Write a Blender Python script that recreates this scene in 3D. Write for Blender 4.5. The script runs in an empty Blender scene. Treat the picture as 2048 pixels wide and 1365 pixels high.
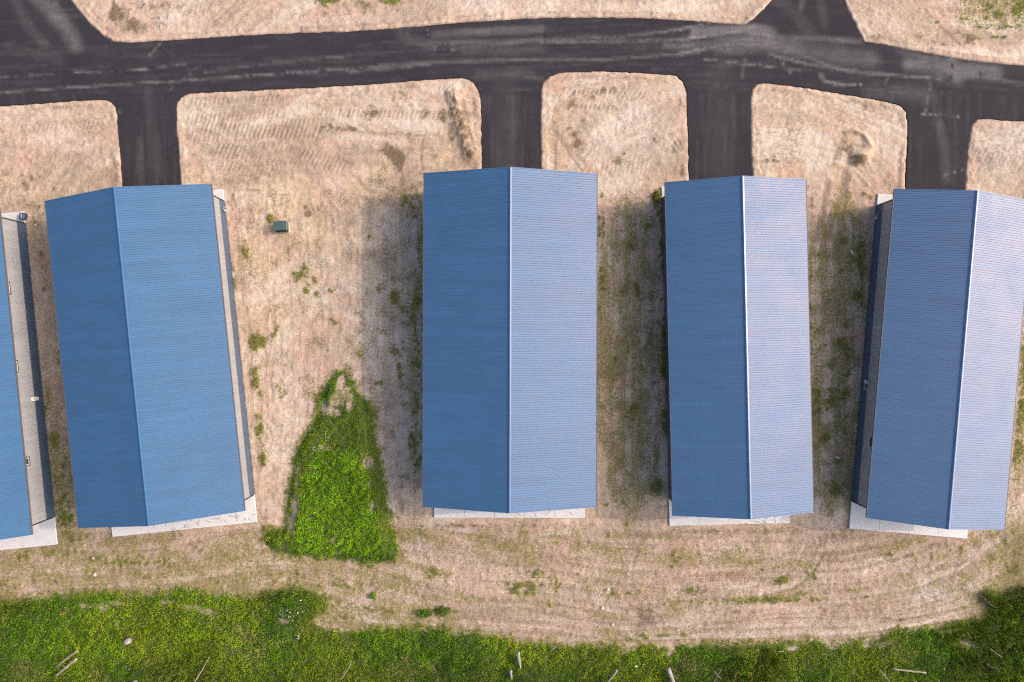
import bpy, bmesh, math, random
import numpy as np
from mathutils import Vector, Matrix
from mathutils.geometry import delaunay_2d_cdt

random.seed(7)
RNG = np.random.default_rng(11)
S = bpy.context.scene
COL = S.collection

# ------------------------------------------------------------------ survey: photo measurements -> metres
H = 70.0                       # drone height above the ground
F = 24.0 / 36.0 * 2048.0       # focal length in source pixels (24 mm equivalent)
CX, CY = 1024.0, 682.5
S0 = F / H


def G(px, py, z=0.0):
    k = (H - z) / F
    return Vector(((px - CX) * k, -(py - CY) * k, z))


# ------------------------------------------------------------------ noise
def _hash(ix, iy, s):
    n = (ix * 73856093) ^ (iy * 19349663) ^ (s * 83492791 + 1013)
    n = ((n ^ (n >> 13)) * 1274126177) & 0xFFFFFFFF
    n = ((n ^ (n >> 15)) * 2246822519) & 0xFFFFFFFF
    n = n ^ (n >> 16)
    return (n & 0xFFFF).astype(np.float64) / 65535.0


def vnoise(x, y, s=0):
    x = np.asarray(x, dtype=np.float64)
    y = np.asarray(y, dtype=np.float64)
    xf = np.floor(x)
    yf = np.floor(y)
    ix = xf.astype(np.int64)
    iy = yf.astype(np.int64)
    u = x - xf
    v = y - yf
    u = u * u * (3 - 2 * u)
    v = v * v * (3 - 2 * v)
    a = _hash(ix, iy, s)
    b = _hash(ix + 1, iy, s)
    c = _hash(ix, iy + 1, s)
    d = _hash(ix + 1, iy + 1, s)
    return (a * (1 - u) + b * u) * (1 - v) + (c * (1 - u) + d * u) * v


def fbm(x, y, s=0, o=4, gain=0.5):
    t = 0.0
    a = 1.0
    tot = 0.0
    for k in range(o):
        c, sn = math.cos(0.6 * k), math.sin(0.6 * k)
        t = t + a * vnoise((x * c - y * sn) * 2 ** k + 17.3 * k, (x * sn + y * c) * 2 ** k - 9.1 * k, s + k * 7)
        tot += a
        a *= gain
    return t / tot


def sstep(a, b, x):
    t = np.clip((x - a) / (b - a), 0, 1)
    return t * t * (3 - 2 * t)


def lerp(a, b, t):
    t = t[:, None]
    return a * (1 - t) + np.asarray(b) * t


# ------------------------------------------------------------------ stroke painting on any point set, in survey pixels
class Field:
    def __init__(self, u, v):
        self.u, self.v = u, v

    def zero(self):
        return np.zeros(len(self.u))

    def _box(self, x0, x1, y0, y1):
        return np.nonzero((self.u > x0) & (self.u < x1) & (self.v > y0) & (self.v < y1))[0]

    def ell(self, L, cx, cy, rx, ry=None, ang=0.0, amt=1.0, soft=0.6, mode='max'):
        ry = ry or rx
        R = max(rx, ry) * (1 + soft)
        i = self._box(cx - R, cx + R, cy - R, cy + R)
        if len(i) == 0:
            return
        c, s = math.cos(math.radians(ang)), math.sin(math.radians(ang))
        dx, dy = self.u[i] - cx, self.v[i] - cy
        d = np.sqrt(((dx * c + dy * s) / rx) ** 2 + ((-dx * s + dy * c) / ry) ** 2)
        w = amt * (1 - sstep(1 - soft, 1 + soft, d))
        L[i] = np.maximum(L[i], w) if mode == 'max' else L[i] + w

    def dist(self, pts, R):
        xs = [p[0] for p in pts]
        ys = [p[1] for p in pts]
        i = self._box(min(xs) - R, max(xs) + R, min(ys) - R, max(ys) + R)
        d = np.full(len(i), 1e9)
        t = np.zeros(len(i))
        sd = np.zeros(len(i))
        acc = 0.0
        for (x0, y0), (x1, y1) in zip(pts[:-1], pts[1:]):
            ex, ey = x1 - x0, y1 - y0
            l2 = ex * ex + ey * ey + 1e-9
            q = np.clip(((self.u[i] - x0) * ex + (self.v[i] - y0) * ey) / l2, 0, 1)
            px, py = self.u[i] - x0 - q * ex, self.v[i] - y0 - q * ey
            dd = np.hypot(px, py)
            m = dd < d
            d[m] = dd[m]
            t[m] = acc + q[m] * math.sqrt(l2)
            sd[m] = ((ex * py - ey * px) / math.sqrt(l2))[m]
            acc += math.sqrt(l2)
        return i, d, t, sd

    def line(self, L, pts, w, amt=1.0, soft=0.7, mode='max'):
        i, d, t, sd = self.dist(pts, w * (1 + soft))
        if len(i) == 0:
            return
        q = amt * (1 - sstep(w * (1 - soft), w * (1 + soft), d))
        L[i] = np.maximum(L[i], q) if mode == 'max' else L[i] + q

    def inside(self, pts):
        out = np.zeros(len(self.u), dtype=bool)
        xs = [p[0] for p in pts]
        ys = [p[1] for p in pts]
        i = self._box(min(xs), max(xs), min(ys), max(ys))
        u, v = self.u[i], self.v[i]
        c = np.zeros(len(i), dtype=bool)
        n = len(pts)
        for k in range(n):
            x0, y0 = pts[k]
            x1, y1 = pts[(k + 1) % n]
            if y0 == y1:
                continue
            m = (y0 > v) != (y1 > v)
            c ^= m & (u < (x1 - x0) * (v - y0) / (y1 - y0) + x0)
        out[i] = c
        return out

    def sdf(self, pts, R):
        """signed distance (positive inside), clipped to R"""
        ins = self.inside(pts)
        sd = np.where(ins, R, -R).astype(np.float64)
        i, d, t, _ = self.dist(list(pts) + [pts[0]], R)
        d = np.minimum(d, R)
        sd[i] = np.where(ins[i], d, -d)
        return sd


# ------------------------------------------------------------------ object helpers
def tag(o, label=None, cat=None, group=None, kind=None):
    if label:
        o['label'] = label
    if cat:
        o['category'] = cat
    if group:
        o['group'] = group
    if kind:
        o['kind'] = kind
    return o


def empty(name, loc=(0, 0, 0), rz=0.0):
    o = bpy.data.objects.new(name, None)
    COL.objects.link(o)
    o.empty_display_size = 0.3
    o.location = loc
    o.rotation_euler = (0, 0, rz)
    return o


def link(name, me, mat, parent=None):
    o = bpy.data.objects.new(name, me)
    COL.objects.link(o)
    if mat:
        me.materials.append(mat)
    if parent:
        o.parent = parent
    return o


def np_mesh(name, verts, faces, smooth=False):
    """verts (n,3), faces (m,k) of equal size k"""
    me = bpy.data.meshes.new(name)
    verts = np.ascontiguousarray(verts, dtype=np.float32)
    faces = np.ascontiguousarray(faces, dtype=np.int32)
    m, k = faces.shape
    me.vertices.add(len(verts))
    me.vertices.foreach_set('co', verts.ravel())
    me.loops.add(m * k)
    me.loops.foreach_set('vertex_index', faces.ravel())
    me.polygons.add(m)
    me.polygons.foreach_set('loop_start', np.arange(0, m * k, k, dtype=np.int32))
    me.update(calc_edges=True)
    me.polygons.foreach_set('use_smooth', np.full(m, smooth, dtype=bool))
    return me


def set_col(me, name, rgb):
    a = me.attributes.new(name, 'FLOAT_COLOR', 'POINT')
    c = np.ones((len(rgb), 4), dtype=np.float32)
    c[:, :3] = rgb
    a.data.foreach_set('color', c.ravel())


class MB:
    """collects shapes, builds one mesh"""

    def __init__(self):
        self.v, self.f = [], []

    def box(self, x0, x1, y0, y1, z0, z1, M=None):
        b = len(self.v)
        p = [(x0, y0, z0), (x1, y0, z0), (x1, y1, z0), (x0, y1, z0), (x0, y0, z1), (x1, y0, z1), (x1, y1, z1), (x0, y1, z1)]
        self.v += [tuple(M @ Vector(q)) for q in p] if M else p
        self.f += [tuple(b + i for i in q) for q in ((3, 2, 1, 0), (4, 5, 6, 7), (0, 1, 5, 4), (1, 2, 6, 5), (2, 3, 7, 6), (3, 0, 4, 7))]
        return self

    def poly(self, pts):
        b = len(self.v)
        self.v += [tuple(p) for p in pts]
        self.f.append(tuple(range(b, b + len(pts))))
        return self

    def prism(self, pts, dvec):
        """solid: polygon pts extruded by dvec"""
        b = len(self.v)
        n = len(pts)
        self.v += [tuple(p) for p in pts] + [tuple(Vector(p) + Vector(dvec)) for p in pts]
        self.f.append(tuple(range(b, b + n)))
        self.f.append(tuple(range(b + 2 * n - 1, b + n - 1, -1)))
        for i in range(n):
            j = (i + 1) % n
            self.f.append((b + j, b + i, b + n + i, b + n + j))
        return self

    def tube(self, pts, rad, n=8, jit=0.0, rnd=None):
        pts = [Vector(p) for p in pts]
        rad = rad if isinstance(rad, (list, tuple)) else [rad] * len(pts)
        b = len(self.v)
        prev = None
        for i, p in enumerate(pts):
            t = (pts[min(i + 1, len(pts) - 1)] - pts[max(i - 1, 0)]).normalized()
            a = t.orthogonal().normalized() if prev is None else (prev - t * prev.dot(t)).normalized()
            prev = a
            c = t.cross(a)
            for k in range(n):
                th = 2 * math.pi * k / n
                r = rad[i] * (1 + (rnd.uniform(-jit, jit) if rnd else 0))
                self.v.append(tuple(p + (a * math.cos(th) + c * math.sin(th)) * r))
        for i in range(len(pts) - 1):
            for k in range(n):
                k2 = (k + 1) % n
                self.f.append((b + i * n + k, b + i * n + k2, b + (i + 1) * n + k2, b + (i + 1) * n + k))
        self.f.append(tuple(b + k for k in range(n - 1, -1, -1)))
        e = b + (len(pts) - 1) * n
        self.f.append(tuple(e + k for k in range(n)))
        return self

    def build(self, name, mat, parent=None, smooth=False, bevel=0.0):
        me = bpy.data.meshes.new(name)
        me.from_pydata(self.v, [], self.f)
        me.update()
        bm = bmesh.new()
        bm.from_mesh(me)
        bmesh.ops.recalc_face_normals(bm, faces=bm.faces)
        if bevel:
            bmesh.ops.bevel(bm, geom=list(bm.edges), offset=bevel, segments=1, affect='EDGES', clamp_overlap=True)
        bm.to_mesh(me)
        bm.free()
        if smooth:
            for p in me.polygons:
                p.use_smooth = True
        return link(name, me, mat, parent)


# ------------------------------------------------------------------ materials
def new_mat(name):
    m = bpy.data.materials.new(name)
    m.use_nodes = True
    nt = m.node_tree
    nt.nodes.clear()
    out = nt.nodes.new('ShaderNodeOutputMaterial')
    bs = nt.nodes.new('ShaderNodeBsdfPrincipled')
    nt.links.new(bs.outputs[0], out.inputs[0])
    return m, nt, bs, out


def nd(nt, t, **kw):
    n = nt.nodes.new(t)
    for k, v in kw.items():
        setattr(n, k, v)
    return n


def noise_node(nt, scale, detail=4, rough=0.55, vec=None, dist=0.0):
    n = nd(nt, 'ShaderNodeTexNoise')
    n.inputs['Scale'].default_value = scale
    n.inputs['Detail'].default_value = detail
    n.inputs['Roughness'].default_value = rough
    n.inputs['Distortion'].default_value = dist
    if vec is not None:
        nt.links.new(vec, n.inputs['Vector'])
    return n


def coords(nt, scale=(1, 1, 1)):
    tc = nd(nt, 'ShaderNodeTexCoord')
    mp = nd(nt, 'ShaderNodeMapping')
    mp.inputs['Scale'].default_value = scale
    nt.links.new(tc.outputs['Object'], mp.inputs['Vector'])
    return mp.outputs[0]


def ramp(nt, fac, p0, c0, p1, c1):
    r = nd(nt, 'ShaderNodeMapRange')
    r.inputs['From Min'].default_value = p0
    r.inputs['From Max'].default_value = p1
    r.inputs['To Min'].default_value = c0
    r.inputs['To Max'].default_value = c1
    nt.links.new(fac, r.inputs['Value'])
    return r.outputs[0]


def mixc(nt, a, b, fac, blend='MIX'):
    m = nd(nt, 'ShaderNodeMix', data_type='RGBA', blend_type=blend)
    for sock, val in ((m.inputs[0], fac), (m.inputs[6], a), (m.inputs[7], b)):
        if hasattr(val, 'links'):
            nt.links.new(val, sock)
        elif isinstance(val, (int, float)):
            sock.default_value = val
        else:
            sock.default_value = (*val, 1)
    return m.outputs[2]


def mulf(nt, col, fac):
    """colour times a float socket"""
    m = nd(nt, 'ShaderNodeVectorMath', operation='SCALE')
    nt.links.new(col, m.inputs[0])
    nt.links.new(fac, m.inputs['Scale'])
    return m.outputs[0]


def bump(nt, bs, h, dist, strength=1.0):
    b = nd(nt, 'ShaderNodeBump')
    b.inputs['Distance'].default_value = dist
    b.inputs['Strength'].default_value = strength
    nt.links.new(h, b.inputs['Height'])
    nt.links.new(b.outputs[0], bs.inputs['Normal'])


def plain(name, col, rough=0.6, metal=0.0, var=0.12, scale=6.0, spec=0.5):
    m, nt, bs, out = new_mat(name)
    v = coords(nt)
    n = noise_node(nt, scale, 4, 0.6, v)
    f = ramp(nt, n.outputs[0], 0.3, 1 - var, 0.7, 1 + var)
    rgb = nd(nt, 'ShaderNodeRGB')
    rgb.outputs[0].default_value = (*col, 1)
    nt.links.new(mulf(nt, rgb.outputs[0], f), bs.inputs['Base Color'])
    bs.inputs['Roughness'].default_value = rough
    bs.inputs['Metallic'].default_value = metal
    bs.inputs['Specular IOR Level'].default_value = spec
    return m


def soil_mat():
    m, nt, bs, out = new_mat('soil')
    at = nd(nt, 'ShaderNodeAttribute', attribute_name='soil')
    fl = nd(nt, 'ShaderNodeAttribute', attribute_name='flecks')
    sep = nd(nt, 'ShaderNodeSeparateColor')
    nt.links.new(fl.outputs['Color'], sep.inputs[0])
    v = coords(nt)
    n1 = noise_node(nt, 7.0, 5, 0.7, v)
    n2 = noise_node(nt, 1.1, 4, 0.6, v)
    f1 = ramp(nt, n1.outputs[0], 0.25, 0.85, 0.75, 1.14)
    f2 = ramp(nt, n2.outputs[0], 0.25, 0.92, 0.75, 1.08)
    c = mulf(nt, mulf(nt, at.outputs['Color'], f1), f2)

    def fleck(c, dens, scale, seed, colr, amt, detail=2):
        """scatter of small patches: the attribute is the share of ground they cover"""
        vv = coords(nt)
        vv.node.inputs['Location'].default_value = (seed, seed * 1.7, 0)
        n = noise_node(nt, scale, detail, 0.65, vv)
        th = nd(nt, 'ShaderNodeMath', operation='MULTIPLY_ADD')      # threshold = 0.70 - 0.40 * density
        nt.links.new(dens, th.inputs[0])
        th.inputs[1].default_value = -0.40
        th.inputs[2].default_value = 0.70
        sb = nd(nt, 'ShaderNodeMath', operation='SUBTRACT')
        nt.links.new(n.outputs[0], sb.inputs[0])
        nt.links.new(th.outputs[0], sb.inputs[1])
        return mixc(nt, c, colr, ramp(nt, sb.outputs[0], -0.03, 0.0, 0.05, amt))
    c = fleck(c, sep.outputs[2], 6.5, 3.1, (0.52, 0.435, 0.345), 0.24)
    c = fleck(c, sep.outputs[1], 5.5, 11.3, (0.150, 0.110, 0.070), 0.52)
    c = fleck(c, sep.outputs[0], 4.6, 23.7, (0.168, 0.154, 0.036), 0.80, 3)
    nt.links.new(c, bs.inputs['Base Color'])
    bs.inputs['Roughness'].default_value = 0.95
    bs.inputs['Specular IOR Level'].default_value = 0.12
    bump(nt, bs, n1.outputs[0], 0.06, 0.9)
    return m


def asphalt_mat():
    m, nt, bs, out = new_mat('asphalt')
    at = nd(nt, 'ShaderNodeAttribute', attribute_name='dust')
    sep = nd(nt, 'ShaderNodeSeparateColor')
    nt.links.new(at.outputs['Color'], sep.inputs[0])
    v = coords(nt)
    n1 = noise_node(nt, 9.0, 5, 0.7, v)
    n2 = noise_node(nt, 0.35, 5, 0.6, v)
    base = mixc(nt, (0.0250, 0.0228, 0.0280), (0.0320, 0.0295, 0.0345), ramp(nt, n2.outputs[0], 0.3, 0.0, 0.7, 1.0))
    base = mulf(nt, base, ramp(nt, n1.outputs[0], 0.25, 0.8, 0.75, 1.2))
    dn = noise_node(nt, 5.0, 4, 0.65, v)
    mul = nd(nt, 'ShaderNodeMath', operation='MULTIPLY')
    nt.links.new(sep.outputs[0], mul.inputs[0])
    nt.links.new(ramp(nt, dn.outputs[0], 0.3, 0.6, 0.7, 1.4), mul.inputs[1])
    c = mixc(nt, base, (0.27, 0.255, 0.245), mul.outputs[0])
    c = mixc(nt, c, (0.020, 0.018, 0.021), sep.outputs[1])
    nt.links.new(c, bs.inputs['Base Color'])
    bs.inputs['Roughness'].default_value = 0.9
    bs.inputs['Specular IOR Level'].default_value = 0.12
    bump(nt, bs, n1.outputs[0], 0.012, 0.7)
    return m


def concrete_mat():
    m, nt, bs, out = new_mat('concrete')
    v = coords(nt)
    n1 = noise_node(nt, 0.9, 5, 0.65, v)
    n2 = noise_node(nt, 14.0, 4, 0.6, v)
    f = ramp(nt, n1.outputs[0], 0.3, 0.90, 0.7, 1.05)
    rgb = nd(nt, 'ShaderNodeRGB')
    rgb.outputs[0].default_value = (0.53, 0.52, 0.505, 1)
    c = mulf(nt, mulf(nt, rgb.outputs[0], f), ramp(nt, n2.outputs[0], 0.3, 0.95, 0.7, 1.05))
    # a few old rust and soil stains
    n3 = noise_node(nt, 2.3, 3, 0.5, v)
    c = mixc(nt, c, (0.24, 0.20, 0.155), ramp(nt, n3.outputs[0], 0.62, 0.0, 0.74, 0.28))
    n4 = noise_node(nt, 9.0, 2, 0.5, v)
    c = mixc(nt, c, (0.16, 0.13, 0.09), ramp(nt, n4.outputs[0], 0.71, 0.0, 0.75, 0.5))
    nt.links.new(c, bs.inputs['Base Color'])
    bs.inputs['Roughness'].default_value = 0.85
    bump(nt, bs, n2.outputs[0], 0.004, 0.5)
    return m


def steel_mat(name, col, rough, metal, spec=0.5, coat=0.0, ior=1.5):
    """painted sheet steel with slight tone change from panel to panel"""
    m, nt, bs, out = new_mat(name)
    v = coords(nt)
    sep = nd(nt, 'ShaderNodeSeparateXYZ')
    nt.links.new(v, sep.inputs[0])
    dv = nd(nt, 'ShaderNodeMath', operation='DIVIDE')
    nt.links.new(sep.outputs['Y'], dv.inputs[0])
    dv.inputs[1].default_value = 0.9144
    fl = nd(nt, 'ShaderNodeMath', operation='FLOOR')
    nt.links.new(dv.outputs[0], fl.inputs[0])
    wn = nd(nt, 'ShaderNodeTexWhiteNoise', noise_dimensions='1D')
    nt.links.new(fl.outputs[0], wn.inputs['W'])
    n1 = noise_node(nt, 0.35, 4, 0.6, v)
    rgb = nd(nt, 'ShaderNodeRGB')
    rgb.outputs[0].default_value = (*col, 1)
    c = mulf(nt, rgb.outputs[0], ramp(nt, wn.outputs['Value'], 0, 0.975, 1, 1.025))
    c = mulf(nt, c, ramp(nt, n1.outputs[0], 0.3, 0.94, 0.7, 1.06))
    st = noise_node(nt, 1.0, 4, 0.6, coords(nt, (0.12, 2.6, 0.12)))      # rain streaks running down the sheet
    c = mulf(nt, c, ramp(nt, st.outputs[0], 0.3, 0.90, 0.7, 1.10))
    nt.links.new(c, bs.inputs['Base Color'])
    r = ramp(nt, n1.outputs[0], 0.3, rough - 0.03, 0.7, rough + 0.03)
    nt.links.new(r, bs.inputs['Roughness'])
    bs.inputs['Metallic'].default_value = metal
    bs.inputs['Specular IOR Level'].default_value = spec
    bs.inputs['Coat Weight'].default_value = coat
    bs.inputs['IOR'].default_value = ior
    if ior > 1.55:
        bs.inputs['Specular Tint'].default_value = (1.0, 0.81, 0.82, 1)
    bs.inputs['Coat Roughness'].default_value = min(1.0, rough + 0.02)
    bs.inputs['Coat IOR'].default_value = 1.55
    return m


def leaf_mat():
    m, nt, bs, out = new_mat('leaf')
    at = nd(nt, 'ShaderNodeAttribute', attribute_name='tint')
    nt.links.new(at.outputs['Color'], bs.inputs['Base Color'])
    bs.inputs['Roughness'].default_value = 0.6
    bs.inputs['Specular IOR Level'].default_value = 0.06
    tr = nd(nt, 'ShaderNodeBsdfTranslucent')
    nt.links.new(at.outputs['Color'], tr.inputs['Color'])
    mx = nd(nt, 'ShaderNodeMixShader')
    mx.inputs[0].default_value = 0.25
    nt.links.new(bs.outputs[0], mx.inputs[1])
    nt.links.new(tr.outputs[0], mx.inputs[2])
    nt.links.new(mx.outputs[0], out.inputs[0])
    return m


def wood_mat(name, col):
    m, nt, bs, out = new_mat(name)
    v = coords(nt)
    n1 = noise_node(nt, 8.0, 5, 0.7, v, 0.6)
    n2 = noise_node(nt, 2.0, 3, 0.6, v)
    rgb = nd(nt, 'ShaderNodeRGB')
    rgb.outputs[0].default_value = (*col, 1)
    c = mulf(nt, mulf(nt, rgb.outputs[0], ramp(nt, n1.outputs[0], 0.3, 0.65, 0.7, 1.3)), ramp(nt, n2.outputs[0], 0.3, 0.8, 0.7, 1.2))
    nt.links.new(c, bs.inputs['Base Color'])
    bs.inputs['Roughness'].default_value = 0.9
    bump(nt, bs, n1.outputs[0], 0.02, 0.8)
    return m


M = {
    'soil': soil_mat(), 'asphalt': asphalt_mat(), 'concrete': concrete_mat(), 'leaf': leaf_mat(),
    'roof': steel_mat('blue_roof_steel', (0.017, 0.100, 0.205), 0.61, 0.0, 0.95, 0.0, 1.56),
    'ridge': steel_mat('blue_ridge_steel', (0.011, 0.104, 0.218), 0.42, 0.0, 1.0, 0.0, 1.56),
    'wainscot': steel_mat('blue_wall_steel', (0.050, 0.082, 0.135), 0.45, 0.0),
    'wall': steel_mat('grey_wall_steel', (0.235, 0.242, 0.25), 0.55, 0.0),
    'dark': plain('dark_trim', (0.022, 0.020, 0.022), 0.5),
    'brown': plain('brown_trim', (0.085, 0.075, 0.085), 0.5),
    'white': plain('white_plastic', (0.60, 0.60, 0.60), 0.5, 0, 0.05),
    'glass': plain('dark_glass', (0.03, 0.045, 0.05), 0.08, 0, 0.2, 2.0),
    'blind': plain('tan_blind', (0.50, 0.36, 0.10), 0.7),
    'meter': plain('meter_grey', (0.30, 0.32, 0.34), 0.45, 0.2, 0.06),
    'pipe': plain('galvanised_pipe', (0.45, 0.48, 0.50), 0.35, 0.7, 0.1),
    'green_box': plain('green_enamel', (0.05, 0.085, 0.078), 0.4, 0, 0.15, 3.0),
    'blue_box': plain('navy_plastic', (0.012, 0.022, 0.07), 0.4, 0, 0.1),
    'pale_blue': plain('pale_blue_plastic', (0.10, 0.14, 0.26), 0.5, 0, 0.15),
    'pale_wood': wood_mat('weathered_wood', (0.25, 0.21, 0.16)),
    'grey_wood': wood_mat('grey_dead_wood', (0.26, 0.235, 0.225)),
    'dark_wood': wood_mat('dark_dead_wood', (0.10, 0.08, 0.07)),
    'stone': plain('pale_stone', (0.46, 0.41, 0.36), 0.9, 0, 0.2, 9.0),
}

# ------------------------------------------------------------------ building footprints (roof eave corners in the photo)
EAVE = 4.34
OVER = 0.62
SLOPE = 0.29


def fit(tl, tr, br, bl):
    P = [G(*p, EAVE).to_2d() for p in (tl, tr, br, bl)]
    c = sum(P, Vector((0, 0))) / 4
    ax = ((P[0] - P[3]) + (P[1] - P[2])).normalized()
    ln = ((P[0] - P[3]).length + (P[1] - P[2]).length) / 2
    ex = Vector((ax.y, -ax.x))
    wd = (abs((P[1] - P[0]).dot(ex)) + abs((P[2] - P[3]).dot(ex))) / 2
    return c, math.atan2(-ax.x, ax.y), wd, ln


FITS = {
    2: fit((91, 406), (421, 367), (490, 1022.5), (156, 1054)),
    3: fit((848, 348), (1194, 348.5), (1192, 1014.5), (846, 1012)),
    4: fit((1331, 365.5), (1611, 360.5), (1627.8, 1024), (1345.3, 1030.5)),
}
# the two cut off by the frame: one known long edge, the same kind of hall
P1, P2 = G(-2.0, 417, EAVE).to_2d(), G(63.4, 1069, EAVE).to_2d()
ax = (P1 - P2).normalized()
ex = Vector((ax.y, -ax.x))
FITS[1] = ((P1 + P2) / 2 - ex * 7.6, math.atan2(-ax.x, ax.y), 15.2, (P1 - P2).length)
P1, P2 = G(1789.5, 379.5, EAVE).to_2d(), G(1733.4, 1035.3, EAVE).to_2d()
P3 = G(2008.8, 1058.7, EAVE).to_2d()
ax = (P1 - P2).normalized()
ex = Vector((ax.y, -ax.x))
wd5 = (P3 - P2).dot(ex)
FITS[5] = ((P1 + P2) / 2 + ex * wd5 / 2, math.atan2(-ax.x, ax.y), wd5, (P1 - P2).length)

SLAB_N, SLAB_S = 1.2, 2.8


def foot(i, gx=0.0, n=0.0, s=0.0):
    """wall footprint polygon in survey pixels, grown"""
    c, rz, w, l = FITS[i]
    a, b = w / 2 - OVER + gx, l / 2 - OVER
    R = Matrix.Rotation(rz, 2)
    out = []
    for x, y in ((-a, b + n), (a, b + n), (a, -b - s), (-a, -b - s)):
        p = c + R @ Vector((x, y))
        out.append((p.x * S0 + CX, -p.y * S0 + CY))
    return out


# ------------------------------------------------------------------ road outline (survey pixels)
ROAD = [(140, 0), (172, 40), (205, 72), (225, 83), (262, 86), (330, 82), (420, 76), (500, 71), (600, 67), (700, 63.5), (800, 57), (900, 48),
        (1000, 41), (1090, 37), (1200, 35.5), (1300, 38), (1400, 44), (1488, 51), (1505, 41), (1522, 25), (1538, 8), (1546, 0), (1580, -60), (1600, -300),
        (1660, -300), (1676, -60), (1689, 0), (1695, 20), (1711, 50), (1721, 70), (1728, 84), (1760, 89), (1820, 100), (1880, 112), (1950, 123), (2000, 129),
        (2060, 132), (2250, 138), (2700, 150), (2700, 262), (2250, 254), (2060, 243), (2000, 240), (1970, 236.5), (1955, 239), (1944, 250), (1939, 268),
        (1936, 300), (1931, 350), (1928, 396), (1810, 396), (1812, 350), (1815.5, 290), (1816, 242), (1812, 224), (1803, 213), (1790, 207), (1740, 197),
        (1680, 187), (1620, 177), (1560, 169), (1530, 166.5), (1514, 169), (1504, 178), (1501, 195), (1501, 260), (1503, 330), (1505, 378), (1379, 378),
        (1378, 300), (1375, 230), (1373, 180), (1368, 165), (1355, 152), (1340, 149), (1280, 145.5), (1200, 143), (1150, 143), (1120, 145.5), (1100, 153),
        (1086, 165), (1082, 182), (1081, 250), (1081, 372), (965, 372), (964, 250), (963, 200), (958, 182), (948, 166), (938, 158), (920, 155.5), (860, 159),
        (780, 165), (700, 171), (600, 176), (500, 181), (400, 185), (378, 187), (362, 194), (353, 205), (351, 220), (352, 260), (357, 320), (362, 396),
        (248, 396), (243, 330), (238, 270), (235, 230), (232, 215), (222, 203), (212, 199), (180, 200), (100, 205), (0, 213), (-60, 217), (-250, 230),
        (-700, 255), (-700, 110), (-250, 40), (-120, -300), (40, -300), (90, -70)]


def resample(pts, step, closed=True):
    out = []
    n = len(pts)
    for k in range(n if closed else n - 1):
        (x0, y0), (x1, y1) = pts[k], pts[(k + 1) % n]
        m = max(1, int(math.hypot(x1 - x0, y1 - y0) / step))
        for q in range(m):
            out.append((x0 + (x1 - x0) * q / m, y0 + (y1 - y0) * q / m))
    return out


_r = np.array(resample(ROAD, 3.5))
_far = (np.abs(_r[:, 0] - 1024) > 1300) | (_r[:, 1] < -120)
_j = (fbm(_r[:, 0] / 9.0, _r[:, 1] / 9.0, 3, 3) - 0.5) * 3.4
_k = (fbm(_r[:, 0] / 9.0, _r[:, 1] / 9.0, 33, 3) - 0.5) * 3.4
ROADP = [(float(a + p), float(b + q)) for (a, b), p, q in zip(_r, _j, _k)]

# ------------------------------------------------------------------ vegetation outlines (survey pixels)
UNDER = [(-140, 1218), (0, 1208), (60, 1200), (120, 1193), (160, 1190), (200, 1186), (235, 1188), (300, 1190), (340, 1187), (365, 1175), (385, 1183),
         (420, 1190), (470, 1196), (515, 1193), (535, 1186), (560, 1180), (600, 1177), (640, 1185), (651, 1200), (650, 1222), (634, 1232), (622, 1246),
         (650, 1258), (700, 1264), (760, 1257), (820, 1258), (880, 1256), (897, 1262), (910, 1269), (960, 1269), (1000, 1275), (1040, 1284), (1100, 1292),
         (1180, 1292), (1235, 1292), (1245, 1306), (1265, 1304), (1290, 1293), (1330, 1297), (1350, 1291), (1400, 1290), (1450, 1291), (1500, 1290),
         (1540, 1288), (1600, 1288), (1640, 1279), (1660, 1291), (1700, 1286), (1750, 1278), (1790, 1262), (1850, 1256), (1900, 1251), (1950, 1244),
         (1975, 1232), (1988, 1215), (1962, 1200), (1960, 1188), (1980, 1182), (2012, 1190), (2030, 1172), (2180, 1150), (2240, 1900), (-300, 1900)]
PATCH = [(672, 742), (655, 765), (641, 790), (636, 820), (624, 850), (605, 880), (592, 910), (584, 950), (577, 985), (572, 1010), (577, 1048), (560, 1058),
         (532, 1062), (528, 1080), (545, 1098), (600, 1112), (700, 1119), (740, 1127), (780, 1125), (799, 1117), (797, 1095), (787, 1060), (777, 1015),
         (771, 980), (766, 940), (758, 900), (748, 862), (750, 832), (738, 806), (722, 790), (712, 775), (703, 758), (690, 745)]
BARE = [  # bare ground inside the vegetation: cx, cy, rx, ry, ang
    (668, 822, 17, 9, 10), (676, 800, 13, 12, 0), (697, 788, 9, 12, 0), (682, 770, 7, 18, 8), (650, 815, 6, 15, -5), (652, 893, 9, 6, 0), (702, 810, 6, 12, 0),
    (598, 950, 5, 26, 8), (592, 1010, 7, 24, 8), (584, 1050, 7, 16, 0), (738, 924, 9, 11, 0), (742, 968, 3.5, 8, 0), (746, 1012, 3.5, 12, 0),
    (570, 1094, 8, 5, 0), (678, 1104, 7, 5, 0), (672, 1080, 5, 8, 0),
    (180, 1211, 22, 3.5, 0), (209, 1214, 7, 10, 0), (232, 1206, 18, 3.2, 6), (345, 1205, 25, 3, 0), (374, 1213, 17, 4, 18), (410, 1220, 20, 5, 20),
    (432, 1230, 8, 6, 40), (570, 1238, 8, 10, -20), (1255, 1300, 8, 9, 0), (1340, 1300, 8, 12, 0), (1585, 1297, 16, 4, 0), (1670, 1293, 20, 5, 0),
    (1735, 1291, 18, 4, -8), (1935, 1286, 18, 6, 20), (1985, 1253, 14, 4, -10), (1770, 1288, 14, 4, -20), (1900, 1262, 20, 2.5, -8)]

# ------------------------------------------------------------------ the ground sheet
step = 0.125
fx = np.arange(-56, 56.001, step)
fy = np.arange(-41, 39.001, step)


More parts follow.
